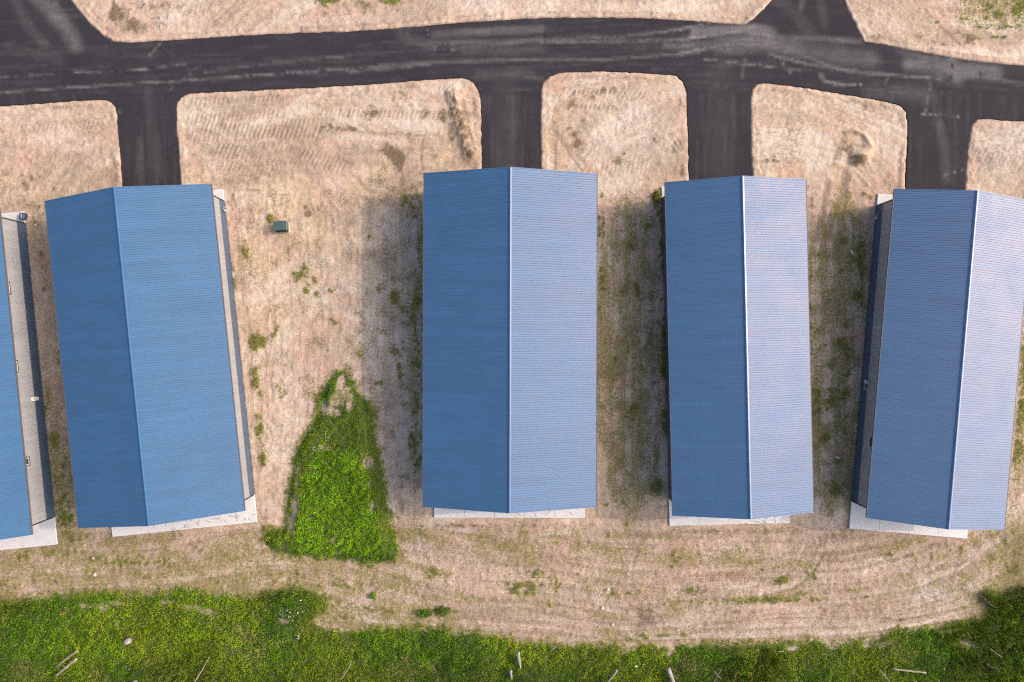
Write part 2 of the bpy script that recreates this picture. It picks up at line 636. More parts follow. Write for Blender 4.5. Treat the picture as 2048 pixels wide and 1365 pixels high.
def outer(a):
    d = [0.25]
    while sum(d) < 900:
        d.append(d[-1] * 1.28)
    o = np.cumsum(d)
    return np.concatenate([(a[0] - o)[::-1], a, a[-1] + o])


gx, gy = outer(fx), outer(fy)
NX, NY = len(gx), len(gy)
XX, YY = np.meshgrid(gx, gy)
X, Y = XX.ravel(), YY.ravel()
U, V = X * S0 + CX, -Y * S0 + CY
fld = Field(U, V)

n_lo = fbm(X * 0.07, Y * 0.07, 1, 4)
n_md = fbm(X * 0.4, Y * 0.4, 2, 4)
n_hi = fbm(X * 1.7, Y * 1.7, 5, 4, 0.6)
n_sp = fbm(X * 3.1, Y * 3.1, 9, 2, 0.6)
n_sq = fbm(X * 2.2, Y * 2.2, 19, 3, 0.6)
n_f2 = fbm(X * 4.2, Y * 4.2, 27, 3, 0.65)
n_cl = fbm(X * 0.9, Y * 0.9, 23, 4, 0.55)
str_v = 0.6 * fbm(X * 1.5, Y * 0.10, 31, 4) + 0.4 * fbm(X * 3.4, Y * 0.25, 32, 3)              # wheel streaks running up and down the picture
GUIDE = [(-1500, 1330), (-200, 1238), (0, 1216), (300, 1196), (560, 1206), (800, 1250), (1000, 1274), (1250, 1294), (1500, 1291), (1700, 1278), (1850, 1254), (1950, 1225), (2060, 1175), (2300, 1080), (2800, 980)]
_i, _d, _t, _s = fld.dist(GUIDE, 330.0)
wy = Y.copy()
wx = X.copy()
wy[_i] = np.sign(-_s) * _d / S0
wx[_i] = _t / S0
sweep = fbm(X * 0.05, Y * 0.05, 43, 2)
wy = wy + (sweep - 0.5) * 5.0 + 0.25 * fbm(X * 0.3, Y * 0.3, 44, 2)
str_h = fbm(wx * 0.10, wy * 1.25, 41, 4)            # and across it
str_h2 = fbm(wx * 0.22, wy * 2.6, 47, 3)

roadsd = fld.sdf(ROADP, 90.0)                      # + inside, pixels
undersd = fld.sdf(UNDER, 40.0)
patchsd = fld.sdf(PATCH, 30.0)

grass, dirt, pale, grey, warm, speck = [fld.zero() for _ in range(6)]
hgt = fld.zero()
ruts = fld.zero()

# --- broad character of each part of the site
top = 1 - sstep(330, 420, V)
bot = sstep(1030, 1075, V) * (1 - sstep(-6, 6, undersd))
gapA = ((U > 470) & (U < 850) & (V > 380) & (V < 1040)).astype(float)
gap34 = fld.zero(); fld.ell(gap34, 1262, 715, 75, 330, 0, 1, 0.12)
gap45 = fld.zero(); fld.ell(gap45, 1680, 715, 85, 335, 0, 1, 0.12)
gap12 = fld.zero(); fld.line(gap12, [(72, 440), (95, 760), (135, 1060)], 38, 1, 0.3)
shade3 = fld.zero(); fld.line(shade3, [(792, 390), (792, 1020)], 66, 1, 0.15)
right = sstep(1980, 2030, U) * sstep(420, 460, V)
midgap = np.clip(gap34 + gap45, 0, 1)

# --- green patches: cx, cy, rx, ry, angle, amount
GR = [
    # left gap
    (130, 965, 14, 45, 3, .8), (112, 880, 7, 50, 4, .6), (128, 1030, 18, 25, 0, .8), (95, 800, 6, 40, 4, .5), (118, 700, 7, 30, 0, .4), (74, 520, 4, 14, 0, .5), (150, 1075, 30, 12, 0, .6),
    (70, 1110, 70, 9, -3, .5), (230, 1120, 60, 9, 0, .55), (300, 1125, 40, 8, 0, .7), (330, 1150, 60, 5, 0, .5), (170, 1150, 40, 9, 0, .4), (60, 1165, 50, 10, 0, .4),
    # plot with the transformer
    (603, 548, 12, 18, 20, .95), (612, 575, 11, 12, 30, .95), (634, 589, 11, 7, -10, 1), (620, 560, 16, 20, 0, .6), (515, 683, 13, 20, 20, 1), (552, 657, 7, 14, 0, .95), (512, 755, 9, 26, -8, .85),
    (520, 850, 8, 32, -5, .8), (526, 915, 7, 18, 0, .95), (668, 645, 10, 12, 0, .6), (697, 735, 14, 12, 0, .7), (545, 437, 6, 10, -20, .9), (663, 585, 8, 10, 0, .5), (690, 590, 10, 20, -20, .4),
    (492, 500, 5, 16, 0, .6), (580, 625, 20, 8, 30, .3), (648, 700, 12, 10, 0, .4), (560, 780, 10, 18, 0, .35), (720, 690, 5, 25, 0, .4),
    # shaded strip left of the middle hall
    (793, 590, 9, 22, -5, 1), (800, 612, 12, 12, 30, .95), (835, 592, 7, 26, 0, 1), (829, 640, 6, 45, 0, .8), (836, 700, 8, 40, 0, .6), (806, 580, 8, 10, 0, .6), (760, 577, 5, 10, 0, .8),
    (735, 585, 4, 9, 0, .7), (800, 745, 8, 40, -8, .8), (808, 800, 7, 25, -5, .7), (834, 760, 10, 60, 0, .6), (830, 870, 12, 30, 20, .8), (838, 925, 6, 18, 20, .9), (760, 765, 8, 14, 0, .6),
    (755, 640, 9, 25, -15, .35), (785, 860, 5, 8, 0, .6), (780, 690, 10, 30, 0, .3), (829, 430, 10, 30, 0, .5), (815, 400, 18, 8, -20, .5), (737, 470, 5, 7, 0, .4), (838, 500, 7, 50, 0, .45), (798, 905, 4, 8, 0, .6),
    # between the middle hall and the next
    (1205, 610, 5, 180, 0, .65), (1198, 450, 4, 40, 0, .6), (1272, 622, 8, 15, 0, 1), (1258, 605, 6, 14, 0, .9), (1274, 590, 5, 30, 0, .8), (1300, 455, 15, 13, 10, .9), (1290, 440, 16, 10, 30, .6), (1242, 462, 8, 4, 10, .8),
    (1263, 475, 6, 30, 0, .7), (1312, 395, 8, 12, 0, .9), (1314, 425, 7, 14, 0, .85), (1322, 470, 5, 50, 0, .9), (1325, 560, 6, 70, 0, .8), (1327, 700, 6, 80, 0, .9), (1329, 830, 6, 60, 0, .8), (1318, 975, 12, 14, 0, 1), (1305, 972, 10, 8, 0, .8),
    (1275, 678, 8, 10, 0, .9), (1254, 702, 5, 11, 0, .95), (1230, 710, 2.5, 28, 0, .8), (1283, 735, 6, 9, 0, .85), (1252, 640, 6, 10, 0, .6), (1212, 640, 8, 14, 0, .6), (1265, 830, 12, 18, 0, .8), (1282, 860, 12, 30, 0, .5), (1270, 915, 10, 18, 0, .6),
    (1208, 900, 8, 14, 0, .6), (1276, 995, 4, 12, 0, .8), (1215, 1010, 6, 5, 0, .7), (1252, 1056, 5, 16, 0, .7), (1258, 1003, 12, 6, 0, .5), (1286, 540, 5, 40, 0, .5), (1243, 560, 6, 30, 0, .4), (1235, 770, 10, 20, 0, .45),
    # between the two right halls
    (1690, 482, 8, 16, -10, 1), (1702, 470, 9, 9, 0, .7), (1688, 455, 5, 10, 0, .8), (1698, 390, 6, 7, 0, 1), (1725, 386, 8, 6, 20, 1), (1738, 392, 7, 7, 0, .7), (1720, 520, 6, 45, 0, .95), (1700, 515, 8, 14, 0, .8), (1722, 545, 7, 14, 0, 1),
    (1688, 548, 10, 8, -20, 1), (1672, 540, 6, 8, 0, .5), (1634, 585, 12, 5, 0, .8), (1708, 590, 9, 12, 0, .9), (1714, 615, 7, 12, 10, .8), (1704, 630, 8, 9, 0, .8), (1668, 664, 10, 6, 0, 1), (1640, 665, 10, 6, 0, .7), (1690, 650, 22, 20, 0, .7),
    (1686, 690, 15, 20, 0, .8), (1650, 695, 12, 5, 0, .6), (1663, 730, 8, 30, 5, .8), (1690, 750, 9, 14, 30, .9), (1700, 690, 6, 40, 10, .6), (1640, 760, 12, 9, 0, .8), (1665, 790, 12, 30, 10, .75), (1690, 800, 10, 26, 8, .7), (1632, 800, 8, 30, 0, .6),
    (1648, 880, 12, 9, -10, .95), (1657, 895, 6, 9, 0, .8), (1672, 925, 5, 8, 0, .6), (1640, 930, 6, 12, 0, .6), (1672, 972, 16, 16, 0, 1), (1690, 985, 9, 9, 0, .6), (1628, 985, 6, 20, 0, .7), (1660, 945, 6, 12, 0, .6), (1620, 640, 4, 120, 0, .5),
    (1690, 860, 8, 40, 6, .55), (1640, 530, 10, 15, 0, .5), (1655, 480, 8, 20, 0, .4),
    # far right strip
    (2046, 830, 10, 90, 5, 1), (2040, 900, 9, 30, 10, .9), (2050, 720, 8, 40, 0, .7),
    # bottom track
    (905, 1140, 14, 7, 10, .5), (865, 1148, 14, 9, 30, .7), (1000, 1150, 50, 6, 5, .45), (1060, 1172, 50, 9, 0, .75), (1090, 1150, 50, 8, 0, .55), (1040, 1185, 30, 5, 0, .5), (1160, 1165, 15, 14, 0, .8), (1225, 1183, 13, 6, 20, .8), (1255, 1188, 16, 4, 0, .8),
    (1283, 1180, 10, 10, -20, .6), (1100, 1210, 9, 6, 0, .7), (1045, 1220, 16, 4, 0, .5), (1395, 1185, 26, 7, 0, .6), (1350, 1115, 20, 8, 25, .55), (1365, 1130, 14, 8, 0, .5), (1440, 1203, 60, 4, 0, .6), (1520, 1200, 60, 5, -2, .9), (1570, 1202, 60, 4, -3, .7),
    (1600, 1190, 60, 6, -4, .4), (1540, 1137, 26, 4, -10, .6), (1560, 1165, 22, 6, -30, .6), (1735, 1195, 8, 4, 0, .8), (1625, 1145, 12, 10, 0, .5), (1745, 1105, 7, 6, 0, .6), (1790, 1110, 60, 6, 5, .35), (1850, 1110, 20, 10, 0, .4),
    (2025, 1145, 10, 6, 0, .8), (2035, 1105, 8, 5, 0, .8), (2005, 1150, 25, 25, 0, .5), (2010, 1090, 20, 16, 0, .35), (1965, 1060, 14, 6, 0, .4), (665, 1190, 3, 9, 0, .6), (747, 1192, 4.5, 10, 0, 1), (716, 1190, 5, 12, 0, .6),
    (880, 1223, 22, 9, 0, .6), (850, 1227, 16, 6, 0, .9), (1293, 1273, 8, 5, 0, .9), (1325, 1272, 12, 5, 0, .7), (1260, 1280, 8, 4, 20, .8), (1370, 1273, 8, 4, 0, .6), (1260, 1060, 4, 12, 0, .6),
    (450, 1110, 40, 6, 0, .3), (420, 1165, 60, 6, 0, .45), (560, 1150, 40, 8, 0, .4), (700, 1170, 50, 8, 0, .5), (740, 1215, 80, 8, 3, .5), (700, 1235, 40, 4, 3, .4),
    # top verges
    (1985, 20, 40, 25, 0, .6), (2040, 15, 20, 22, 0, .95), (2036, 24, 12, 9, 0, 1), (1960, 40, 40, 6, 0, .5), (1990, 55, 40, 5, 0, .7), (2000, 75, 45, 5, 0, .6), (1950, 10, 20, 12, 0, .5), (1880, 45, 18, 4, 0, .4), (1820, 40, 6, 3, 0, .4), (1850, 20, 20, 4, 0, .25),
    (655, 4, 30, 9, 0, .95), (640, 0, 26, 10, 0, .8), (720, 4, 20, 4, 0, .5), (790, 3, 30, 5, 0, .8), (1205, 205, 16, 10, 20, .4), (1185, 190, 8, 6, 0, .35), (1245, 245, 8, 8, 0, .3), (1255, 310, 12, 8, 0, .3), (1560, 330, 18, 12, 0, .3),
    (1240, 355, 10, 10, 0, .25), (880, 375, 20, 6, -20, .4)]
for c in GR:
    fld.ell(grass, c[0], c[1], c[2] * 1.15, c[3] * 1.15, c[4], c[5], 0.98)

DR = [  # brown earth
    (742, 222, 16, 12, 0, .85), (688, 258, 48, 6, 4, .7), (790, 312, 22, 12, 40, 1), (800, 325, 9, 14, 0, .9), (768, 300, 14, 6, 20, .5), (848, 228, 9, 12, 0, .75), (884, 232, 9, 12, 0, .75), (806, 188, 12, 4, 20, .6), (820, 266, 40, 4, 2, .5), (905, 270, 8, 12, 0, .6), (918, 235, 16, 44, -14, .55), (935, 290, 18, 26, -20, .55), (945, 200, 8, 24, -10, .3),
    (1145, 208, 12, 10, -30, .75), (1206, 180, 5, 8, 0, .7), (1186, 196, 5, 6, 0, .7), (1145, 265, 12, 8, 30, .7), (1155, 290, 14, 10, 20, .7), (1165, 243, 4, 4, 0, .6), (1312, 283, 9, 5, 30, .7), (1260, 300, 20, 10, 10, .35), (1240, 320, 10, 10, 0, .4), (1270, 235, 8, 5, 0, .5), (1225, 178, 4, 4, 0, .7),
    (1718, 322, 22, 10, -15, .9), (1695, 305, 10, 20, 10, .55), (1545, 330, 22, 12, 30, .5), (1578, 250, 6, 16, -20, .45), (1600, 330, 20, 12, 0, .25), (1610, 372, 30, 8, 0, .5), (1625, 400, 20, 25, 0, .5), (1645, 330, 6, 20, 0, .2), (1980, 330, 18, 14, 0, .4),
    (150, 315, 16, 9, 0, .55), (60, 365, 60, 14, 0, .4), (130, 350, 50, 16, 0, .35), (50, 410, 60, 14, 0, .35), (40, 335, 20, 10, 0, .2), (505, 380, 40, 3, -2, .4), (530, 372, 9, 3, -50, .5), (548, 340, 8, 3, 40, .5),
    (235, 30, 16, 18, 0, .85), (268, 53, 20, 12, 30, .8), (300, 12, 50, 7, 0, .6), (310, 35, 22, 6, 0, .5), (325, 50, 14, 18, 0, .45), (440, 50, 16, 6, 15, .6), (530, 25, 30, 12, 0, .4), (545, 30, 10, 4, 0, .5), (480, 12, 20, 9, 0, .3), (650, 28, 35, 9, 0, .45), (720, 12, 30, 6, 0, .5), (960, 18, 6, 20, -20, .4), (700, 25, 30, 5, 0, .3),
    (1490, 43, 18, 6, 0, .6), (1480, 20, 20, 12, 0, .2), (1750, 78, 22, 8, 25, .75), (1800, 82, 25, 6, 0, .6), (1830, 72, 30, 6, 0, .55), (1935, 72, 12, 14, 0, .7), (1880, 88, 60, 5, 8, .45), (1910, 62, 20, 10, 0, .5), (1960, 118, 60, 4, 4, .25),
    (611, 416, 4, 3, 0, 1), (616, 427, 6, 6, 30, 1), (460, 400, 12, 20, 0, .35), (465, 540, 5, 40, -4, .45), (470, 460, 8, 14, 0, .3), (80, 490, 6, 50, -3, .45), (90, 580, 8, 60, -3, .35), (70, 445, 6, 12, 0, .4), (98, 680, 10, 60, 0, .3),
    (1670, 612, 30, 22, 0, .35), (1690, 600, 12, 16, 0, .4), (1656, 595, 10, 8, 0, .3), (1310, 800, 10, 60, 0, .4), (1300, 640, 12, 60, 0, .3), (1215, 540, 12, 60, 0, .4), (830, 650, 14, 60, 0, .4), (808, 660, 6, 50, 0, .4), (800, 950, 25, 30, 0, .35), (815, 450, 15, 40, 0, .3), (830, 540, 12, 60, 0, .35),
    (1295, 1237, 14, 16, 0, .35), (1505, 1225, 40, 5, 0, .3), (1410, 1225, 40, 8, 0, .3), (1800, 1240, 40, 3, -8, .6), (1775, 1238, 14, 3, 0, .6), (2010, 1120, 30, 20, 0, .3), (1640, 1082, 3, 9, -10, .9), (1920, 1095, 8, 4, 0, .6), (1000, 1052, 140, 3.5, 0, .5), (1100, 1065, 60, 3, 0, .3), (1700, 1075, 50, 4, 3, .4), (1440, 1062, 90, 4, 0, .5), (380, 1070, 120, 5, -4, .45), (420, 1095, 90, 8, -2, .35), (600, 1165, 160, 6, 2, .35), (560, 1178, 60, 4, 0, .4), (800, 1250, 90, 4, 0, .5), (1100, 1288, 60, 2.5, 0, .4), (760, 1235, 60, 4, 0, .3), (1870, 1090, 40, 6, 0, .35), (970, 1272, 20, 3, 0, .6)]
for c in DR:
    fld.ell(dirt, c[0], c[1], c[2] * 1.15, c[3] * 1.2, c[4], c[5], 0.95)

PL = [  # pale dry sand and grey clay
    (700, 235, 70, 14, 4, .55), (800, 240, 60, 12, 0, .5), (870, 250, 40, 10, 0, .5), (720, 275, 60, 5, 3, .5), (1260, 250, 70, 60, 0, .55), (1180, 160, 60, 8, 0, .3), (1340, 300, 22, 30, 0, .4), (1590, 220, 60, 30, 0, .3), (1640, 300, 30, 30, 0, .3), (1760, 280, 40, 40, 0, .3), (2000, 300, 50, 30, 0, .5),
    (330, 40, 80, 8, 0, .4), (420, 62, 90, 5, -4, .45), (700, 40, 120, 8, -5, .5), (1000, 12, 120, 14, 0, .5), (1200, 15, 200, 12, 0, .55), (1350, 15, 90, 14, 0, .5), (1780, 50, 40, 14, 20, .55), (1850, 95, 120, 6, 8, .4), (1960, 105, 90, 7, 5, .75), (60, 240, 60, 20, 0, .3), (150, 290, 70, 20, 10, .35), (200, 320, 20, 14, 0, .35), (450, 290, 60, 30, 0, .25),
    (560, 830, 30, 60, 0, .3), (575, 930, 20, 60, 5, .4), (540, 1010, 14, 12, 0, .7), (680, 880, 0.1, 0.1, 0, 0), (1200, 1195, 14, 26, -20, .7), (1080, 1235, 50, 5, 0, .6), (1110, 1240, 30, 4, 8, .5), (1400, 1290, 160, 3.5, 0, .5), (1560, 1292, 60, 4, 0, .4), (1950, 1140, 60, 26, -15, .3), (1640, 990, 30, 40, 0, .3), (1695, 560, 4, 20, 0, .3), (190, 1130, 6, 30, -8, .5), (580, 1000, 4, 40, 8, .6), (1668, 1028, 40, 18, 0, .3), (840, 1110, 14, 30, -25, .35), (1240, 665, 10, 8, 0, .7), (1240, 610, 10, 30, -10, .5), (1258, 725, 10, 10, 0, .5)]
for c in PL:
    fld.ell(pale, c[0], c[1], max(c[2], 0.5), max(c[3], 0.5), c[4], c[5], 0.7)
YW = [(600, 400, 80, 60, 0, .9), (560, 480, 70, 60, 0, .7), (620, 560, 60, 90, 0, .4), (700, 360, 60, 30, 0, .7), (1220, 390, 60, 14, 0, .6), (1560, 345, 40, 25, 0, .7), (1690, 370, 60, 16, 0, .6), (760, 340, 60, 30, 0, .6), (900, 310, 30, 20, 0, .6), (1250, 330, 60, 20, 0, .5), (1900, 60, 60, 40, 0, .6), (640, 1165, 60, 14, 0, .5), (300, 1160, 200, 20, 0, .35)]
for c in YW:
    fld.ell(warm, c[0], c[1], c[2], c[3], c[4], c[5], 0.8)
GY = [(790, 470, 60, 80, 0, .35), (760, 720, 40, 200, 0, .6), (790, 900, 40, 90, 0, .5), (1250, 460, 60, 50, 0, .3), (1290, 700, 40, 200, 0, .25), (1665, 620, 45, 30, 0, .5), (1690, 1020, 60, 25, 0, .3), (1890, 1165, 80, 40, -15, .9), (1960, 1125, 70, 28, -15, .6), (1850, 1095, 60, 12, 0, .4), (1250, 250, 90, 80, 0, .4), (430, 220, 80, 30, 0, .15), (2000, 300, 60, 60, 0, .5), (1920, 1140, 60, 40, 0, .5), (1650, 560, 40, 160, 0, .25), (80, 1110, 90, 20, 0, .15)]
for c in GY:
    fld.ell(grey, c[0], c[1], c[2], c[3], c[4], c[5], 0.7)

# --- grey-brown furrows and drag marks
FUR = [([(902, 190), (912, 240), (930, 300), (950, 318)], 10, .55), ([(925, 200), (938, 260), (948, 300)], 3, .6), ([(915, 185), (945, 280)], 2, .5), ([(1100, 250), (1130, 290), (1180, 340)], 4, .35), ([(1108, 262), (1140, 310), (1165, 345)], 2.2, .6), ([(1110, 290), (1110, 340)], 3, .6),
       ([(700, 262), (760, 268), (850, 272)], 2.5, .7), ([(845, 280), (842, 320), (845, 340)], 2.5, .55), ([(1648, 250), (1640, 300), (1620, 360)], 2, .2), ([(1690, 268), (1705, 262), (1725, 272), (1740, 294)], 5, .6), ([(1690, 268), (1678, 290), (1665, 330)], 3, .5), ([(1702, 290), (1698, 320), (1690, 350)], 4, .6),
       ([(1690, 350), (1688, 390), (1668, 420), (1655, 470)], 8, .8), ([(1655, 368), (1652, 400), (1640, 440), (1632, 480)], 6, .75), ([(1700, 350), (1682, 400)], 4, .6), ([(1682, 405), (1690, 425), (1706, 440)], 5, .6), ([(1685, 400), (1650, 405)], 3, .5), ([(1680, 420), (1675, 520)], 7, .5), ([(1650, 420), (1645, 500)], 6, .4),
       ([(228, 330), (226, 380)], 1.5, .3), ([(150, 0), (185, 40), (220, 66)], 3, .35), ([(170, 8), (215, 55), (232, 72)], 2, .35), ([(955, 0), (968, 22), (972, 34)], 4, .35), ([(1870, 40), (1890, 60), (1920, 90)], 2, .6), ([(1850, 20), (1880, 55), (1905, 82)], 2, .5),
       ([(560, 330), (540, 380), (530, 420)], 3, .2), ([(700, 345), (735, 380), (780, 395), (830, 372)], 4, .4), ([(790, 330), (802, 350), (800, 370)], 3, .4), ([(1648, 1128), (1620, 1150), (1590, 1172)], 3, -.6), ([(1640, 1110), (1600, 1150), (1530, 1175)], 5, .25), ([(1880, 1170), (1940, 1130), (1990, 1090)], 2.5, .5), ([(1850, 1150), (1920, 1110)], 2, .4), ([(840, 1080), (860, 1130), (900, 1160)], 4, .25), ([(1530, 1240), (1560, 1236), (1640, 1236)], 1.5, .6), ([(1755, 1244), (1800, 1242), (1880, 1226), (1930, 1215)], 2, .6),
       ([(470, 400), (482, 560), (500, 760), (520, 960)], 3, .3), ([(478, 420), (488, 560), (506, 760)], 1.6, .4)]
for pts, w, a in FUR:
    if a > 0:
        fld.line(ruts, pts, w, a, 0.6)
    else:
        fld.line(pale, pts, w, -a, 0.6)

# --- tracked-machine treads: pitch marks across the direction of travel
ARC = [([(836, 1050), (842, 1090), (862, 1130), (900, 1165)], 6, .5), ([(822, 1060), (826, 1100), (850, 1150), (890, 1185)], 2.5, .4), ([(1200, 1050), (1232, 1080), (1244, 1120), (1232, 1165), (1205, 1200)], 5, .5), ([(1225, 1070), (1265, 1110), (1262, 1160)], 4, .45), ([(1646, 1100), (1622, 1145), (1585, 1172), (1520, 1186)], 4.5, .75), ([(1612, 1085), (1585, 1135), (1530, 1165), (1460, 1175)], 4, .45), ([(1700, 1190), (1820, 1176), (1930, 1130), (2000, 1080)], 5, .4),
       ([(640, 1238), (760, 1246), (880, 1250), (1000, 1262)], 3, .7), ([(640, 1222), (760, 1228), (830, 1232)], 2, .45), ([(620, 1205), (700, 1212), (760, 1216)], 2, .4), ([(1250, 1275), (1450, 1272), (1650, 1268), (1800, 1252), (1920, 1232)], 5, .55), ([(1300, 1250), (1450, 1254), (1600, 1250)], 4, .4), ([(0, 1150), (200, 1136), (420, 1130), (560, 1128)], 3, .4), ([(60, 1180), (260, 1172), (420, 1180)], 3, .4), ([(900, 1060), (1020, 1072), (1140, 1066)], 4, .4), ([(1380, 1100), (1480, 1120), (1560, 1108)], 4, .35)]
for pts, w, a in ARC:
    fld.line(pale, pts, w * 1.2, min(1, a * 1.5), 0.8)
    sh = [(q[0] + 1.5, q[1] + w * 1.5) for q in pts]
    fld.line(ruts, sh, 2.2, min(0.8, a * 1.1), 0.8)
TREAD = [([(500, 300), (690, 330)], 18, .55), ([(380, 270), (480, 275)], 12, .5), ([(560, 250), (660, 240)], 9, .5), ([(400, 258), (640, 268)], 14, .7), ([(430, 300), (600, 320)], 16, .6), ([(372, 240), (560, 228)], 10, .5), ([(380, 205), (560, 196)], 7, .4), ([(440, 330), (560, 345)], 12, .4), ([(640, 225), (880, 232)], 9, .5), ([(1145, 186), (1230, 184)], 5, .9), ([(1150, 214), (1230, 216)], 5, .8), ([(1110, 225), (1106, 330)], 7, .4), ([(1345, 300), (1362, 280)], 9, .9),
         ([(770, 470), (770, 640)], 8, .8), ([(788, 560), (782, 700)], 7, .8), ([(818, 560), (820, 780)], 8, .75), ([(741, 740), (752, 830)], 9, .8), ([(772, 730), (774, 900)], 9, .5), ([(1225, 560), (1225, 960)], 9, .35), ([(1252, 440), (1290, 430)], 10, .5), ([(1235, 470), (1232, 560)], 10, .4), ([(1300, 560), (1302, 900)], 7, .35), ([(20, 260), (200, 250)], 9, .3), ([(60, 320), (150, 322)], 12, .35), ([(270, 20), (420, 18)], 9, .3), ([(1560, 290), (1580, 350)], 9, .3), ([(1660, 220), (1700, 260)], 8, .3), ([(1910, 2), (1985, 6)], 9, .6), ([(1900, 22), (1960, 26)], 6, .5), ([(200, 355), (235, 352)], 6, .5), ([(1100, 1030), (1030, 1050)], 6, .3), ([(1900, 300), (2048, 330)], 14, .3), ([(1230, 180), (1300, 200)], 14, .3), ([(1200, 340), (1300, 330)], 18, .35)]
tread = fld.zero()
for pts, w, a in TREAD:
    i, d, t, sd = fld.dist(pts, w * 1.3)
    q = a * (1 - sstep(w * 0.7, w * 1.15, d)) * (0.5 + 0.5 * np.sin(t * 2 * math.pi / (0.46 * S0) + sd * 0.22)) * (0.35 + 1.1 * n_cl[i])
    tread[i] = np.maximum(tread[i], q)

grass = grass * (1 - 0.22 * midgap)


# --- combine
def aniso(ang, sx, sy, seed, o=4, gain=0.55):
    c_, s_ = np.cos(ang), np.sin(ang)
    wxx = X + 0.5 * (n_md - 0.5)
    wyy = Y + 0.5 * (n_cl - 0.5)
    return fbm((wxx * c_ + wyy * s_) * sx, (-wxx * s_ + wyy * c_) * sy, seed, o, gain)


# travel directions of the machines: constant over each plot, turning a little
ang_t = 0.10 * np.sin(X * 0.11) + 0.5 * (fbm(X * 0.06, Y * 0.06, 201, 2) - 0.5)
cross = aniso(ang_t, 0.22, 3.4, 203, 4, 0.6)
cross2 = aniso(ang_t + 0.6, 0.25, 3.0, 205, 3, 0.6)
updn = aniso(math.pi / 2 + 0.15 * (n_lo - 0.5), 0.22, 3.2, 207, 4, 0.6)
smear = aniso(ang_t * 1.5 + 0.3, 0.16, 0.42, 209, 6, 0.62)
grit = fbm(X * 5.0, Y * 5.0, 211, 2, 0.7)
crumb = fbm(X * 2.6, Y * 2.6, 213, 3, 0.65)
curl = fbm(X * 0.5 + 2.2 * n_md, Y * 0.5 + 2.2 * n_cl, 217, 5, 0.6)
botcross = fbm(wx * 0.14, wy * 2.8, 219, 4, 0.62)
cross = cross * 0.45 + cross2 * 0.2 + crumb * 0.35
strk = np.where(V > 1030, botcross * 0.4 + crumb * 0.6, np.where(V < 385, cross, updn * 0.5 + crumb * 0.5))


def edges(n, lv, wd):
    e = 0
    for q_ in lv:
        e = np.maximum(e, 1 - sstep(0, wd, np.abs(n - q_)))
    return e


# wheel and blade edges: thin broken dark lines that run together in bundles
tr_n = aniso(ang_t * 1.3, 0.09, 0.55, 231, 3, 0.5)
tr_c = aniso(ang_t + 1.1, 0.10, 0.5, 233, 3, 0.5)
tr_v = aniso(math.pi / 2 + 0.2 * (n_lo - 0.5), 0.07, 0.6, 235, 3, 0.5)
tr_b = fbm(wx * 0.06, wy * 0.55, 237, 3, 0.5)
mk1 = sstep(0.46, 0.60, fbm(X * 0.35, Y * 0.35, 239, 3)) * (0.3 + 1.0 * crumb)
mk2 = sstep(0.50, 0.62, fbm(X * 0.35, Y * 0.35, 241, 3)) * (0.3 + 1.0 * crumb)
lines = np.where(V < 395, np.maximum(edges(tr_n, (0.40, 0.46, 0.52, 0.58), 0.010) * mk1, edges(tr_c, (0.43, 0.5, 0.57), 0.009) * mk2),
                 np.where(V > 1030, edges(tr_b, (0.38, 0.44, 0.5, 0.56, 0.62), 0.012) * mk1, edges(tr_v, (0.40, 0.46, 0.52, 0.58), 0.012) * mk1))
lines = np.clip(lines, 0, 1)

grass_n = sstep(0.34, 0.86, grass * 0.92 + (crumb - 0.5) * 1.15 + (n_cl - 0.5) * 1.0 + (grit - 0.5) * 0.4)
grass = np.maximum(grass, 0.62 * sstep(-13, 0, patchsd + (crumb - .5) * 14) * (patchsd > -25))
grass = np.maximum(grass, 0.62 * sstep(-13, 0, undersd + (crumb - .5) * 18) * (undersd > -30))
grass_n = np.maximum(grass_n, sstep(0.34, 0.86, grass * 0.92 + (crumb - 0.5) * 1.15 + (n_cl - 0.5) * 1.0 + (grit - 0.5) * 0.4))
grass_n *= sstep(0.02, 0.2, grass)
thin = gap34 * (0.50 + 1.7 * (str_v - 0.5) + 0.5 * (n_cl - 0.5)) + gap45 * (0.47 + 1.7 * (str_v - 0.5) + 0.5 * (n_cl - 0.5)) + gap12 * (0.06 + sstep(650, 1000, V) * 0.45)
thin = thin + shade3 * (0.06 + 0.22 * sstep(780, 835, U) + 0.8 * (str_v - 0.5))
thin = thin + bot * (0.26 * (1 - sstep(650, 1000, U)) + 0.14 + 1.1 * (str_h - 0.5) + 0.6 * (n_lo - 0.45) + 0.9 * (n_cl - 0.5))
thin = thin + gapA * (1 - shade3) * (0.08 + 0.5 * (n_cl - 0.5)) + right * 0.3
thin = thin + sstep(1840, 1990, U) * sstep(1060, 1160, V) * 0.25 + (1 - sstep(0, 110, V)) * sstep(1800, 1980, U) * 0.5
ringp = sstep(-16, -2, patchsd + (n_cl - .5) * 18) * (1 - sstep(0, 6, patchsd)) + sstep(-20, -2, undersd + (n_cl - .5) * 26) * (1 - sstep(0, 6, undersd))
thin = np.maximum(thin, 0) + grass * 0.3 + ringp * 0.45
thin_n = np.clip(sstep(0.42, 0.98, thin * 0.95 + (grit - 0.5) * 0.8 + (crumb - 0.5) * 0.75 + (n_cl - 0.5) * 0.3), 0, 1)
spk = 0.04 + bot * (0.34 + 1.0 * (botcross - 0.5)) + gap34 * (0.32 + 0.8 * (n_cl - .5)) + gap45 * (0.28 + 0.8 * (n_cl - .5)) + shade3 * (0.26 + 0.8 * (n_cl - .5)) + gap12 * 0.20 + gapA * (1 - shade3) * (0.22 + 0.7 * (n_cl - .5)) + right * 0.35 + top * (0.04 + 0.6 * (n_cl - 0.56))
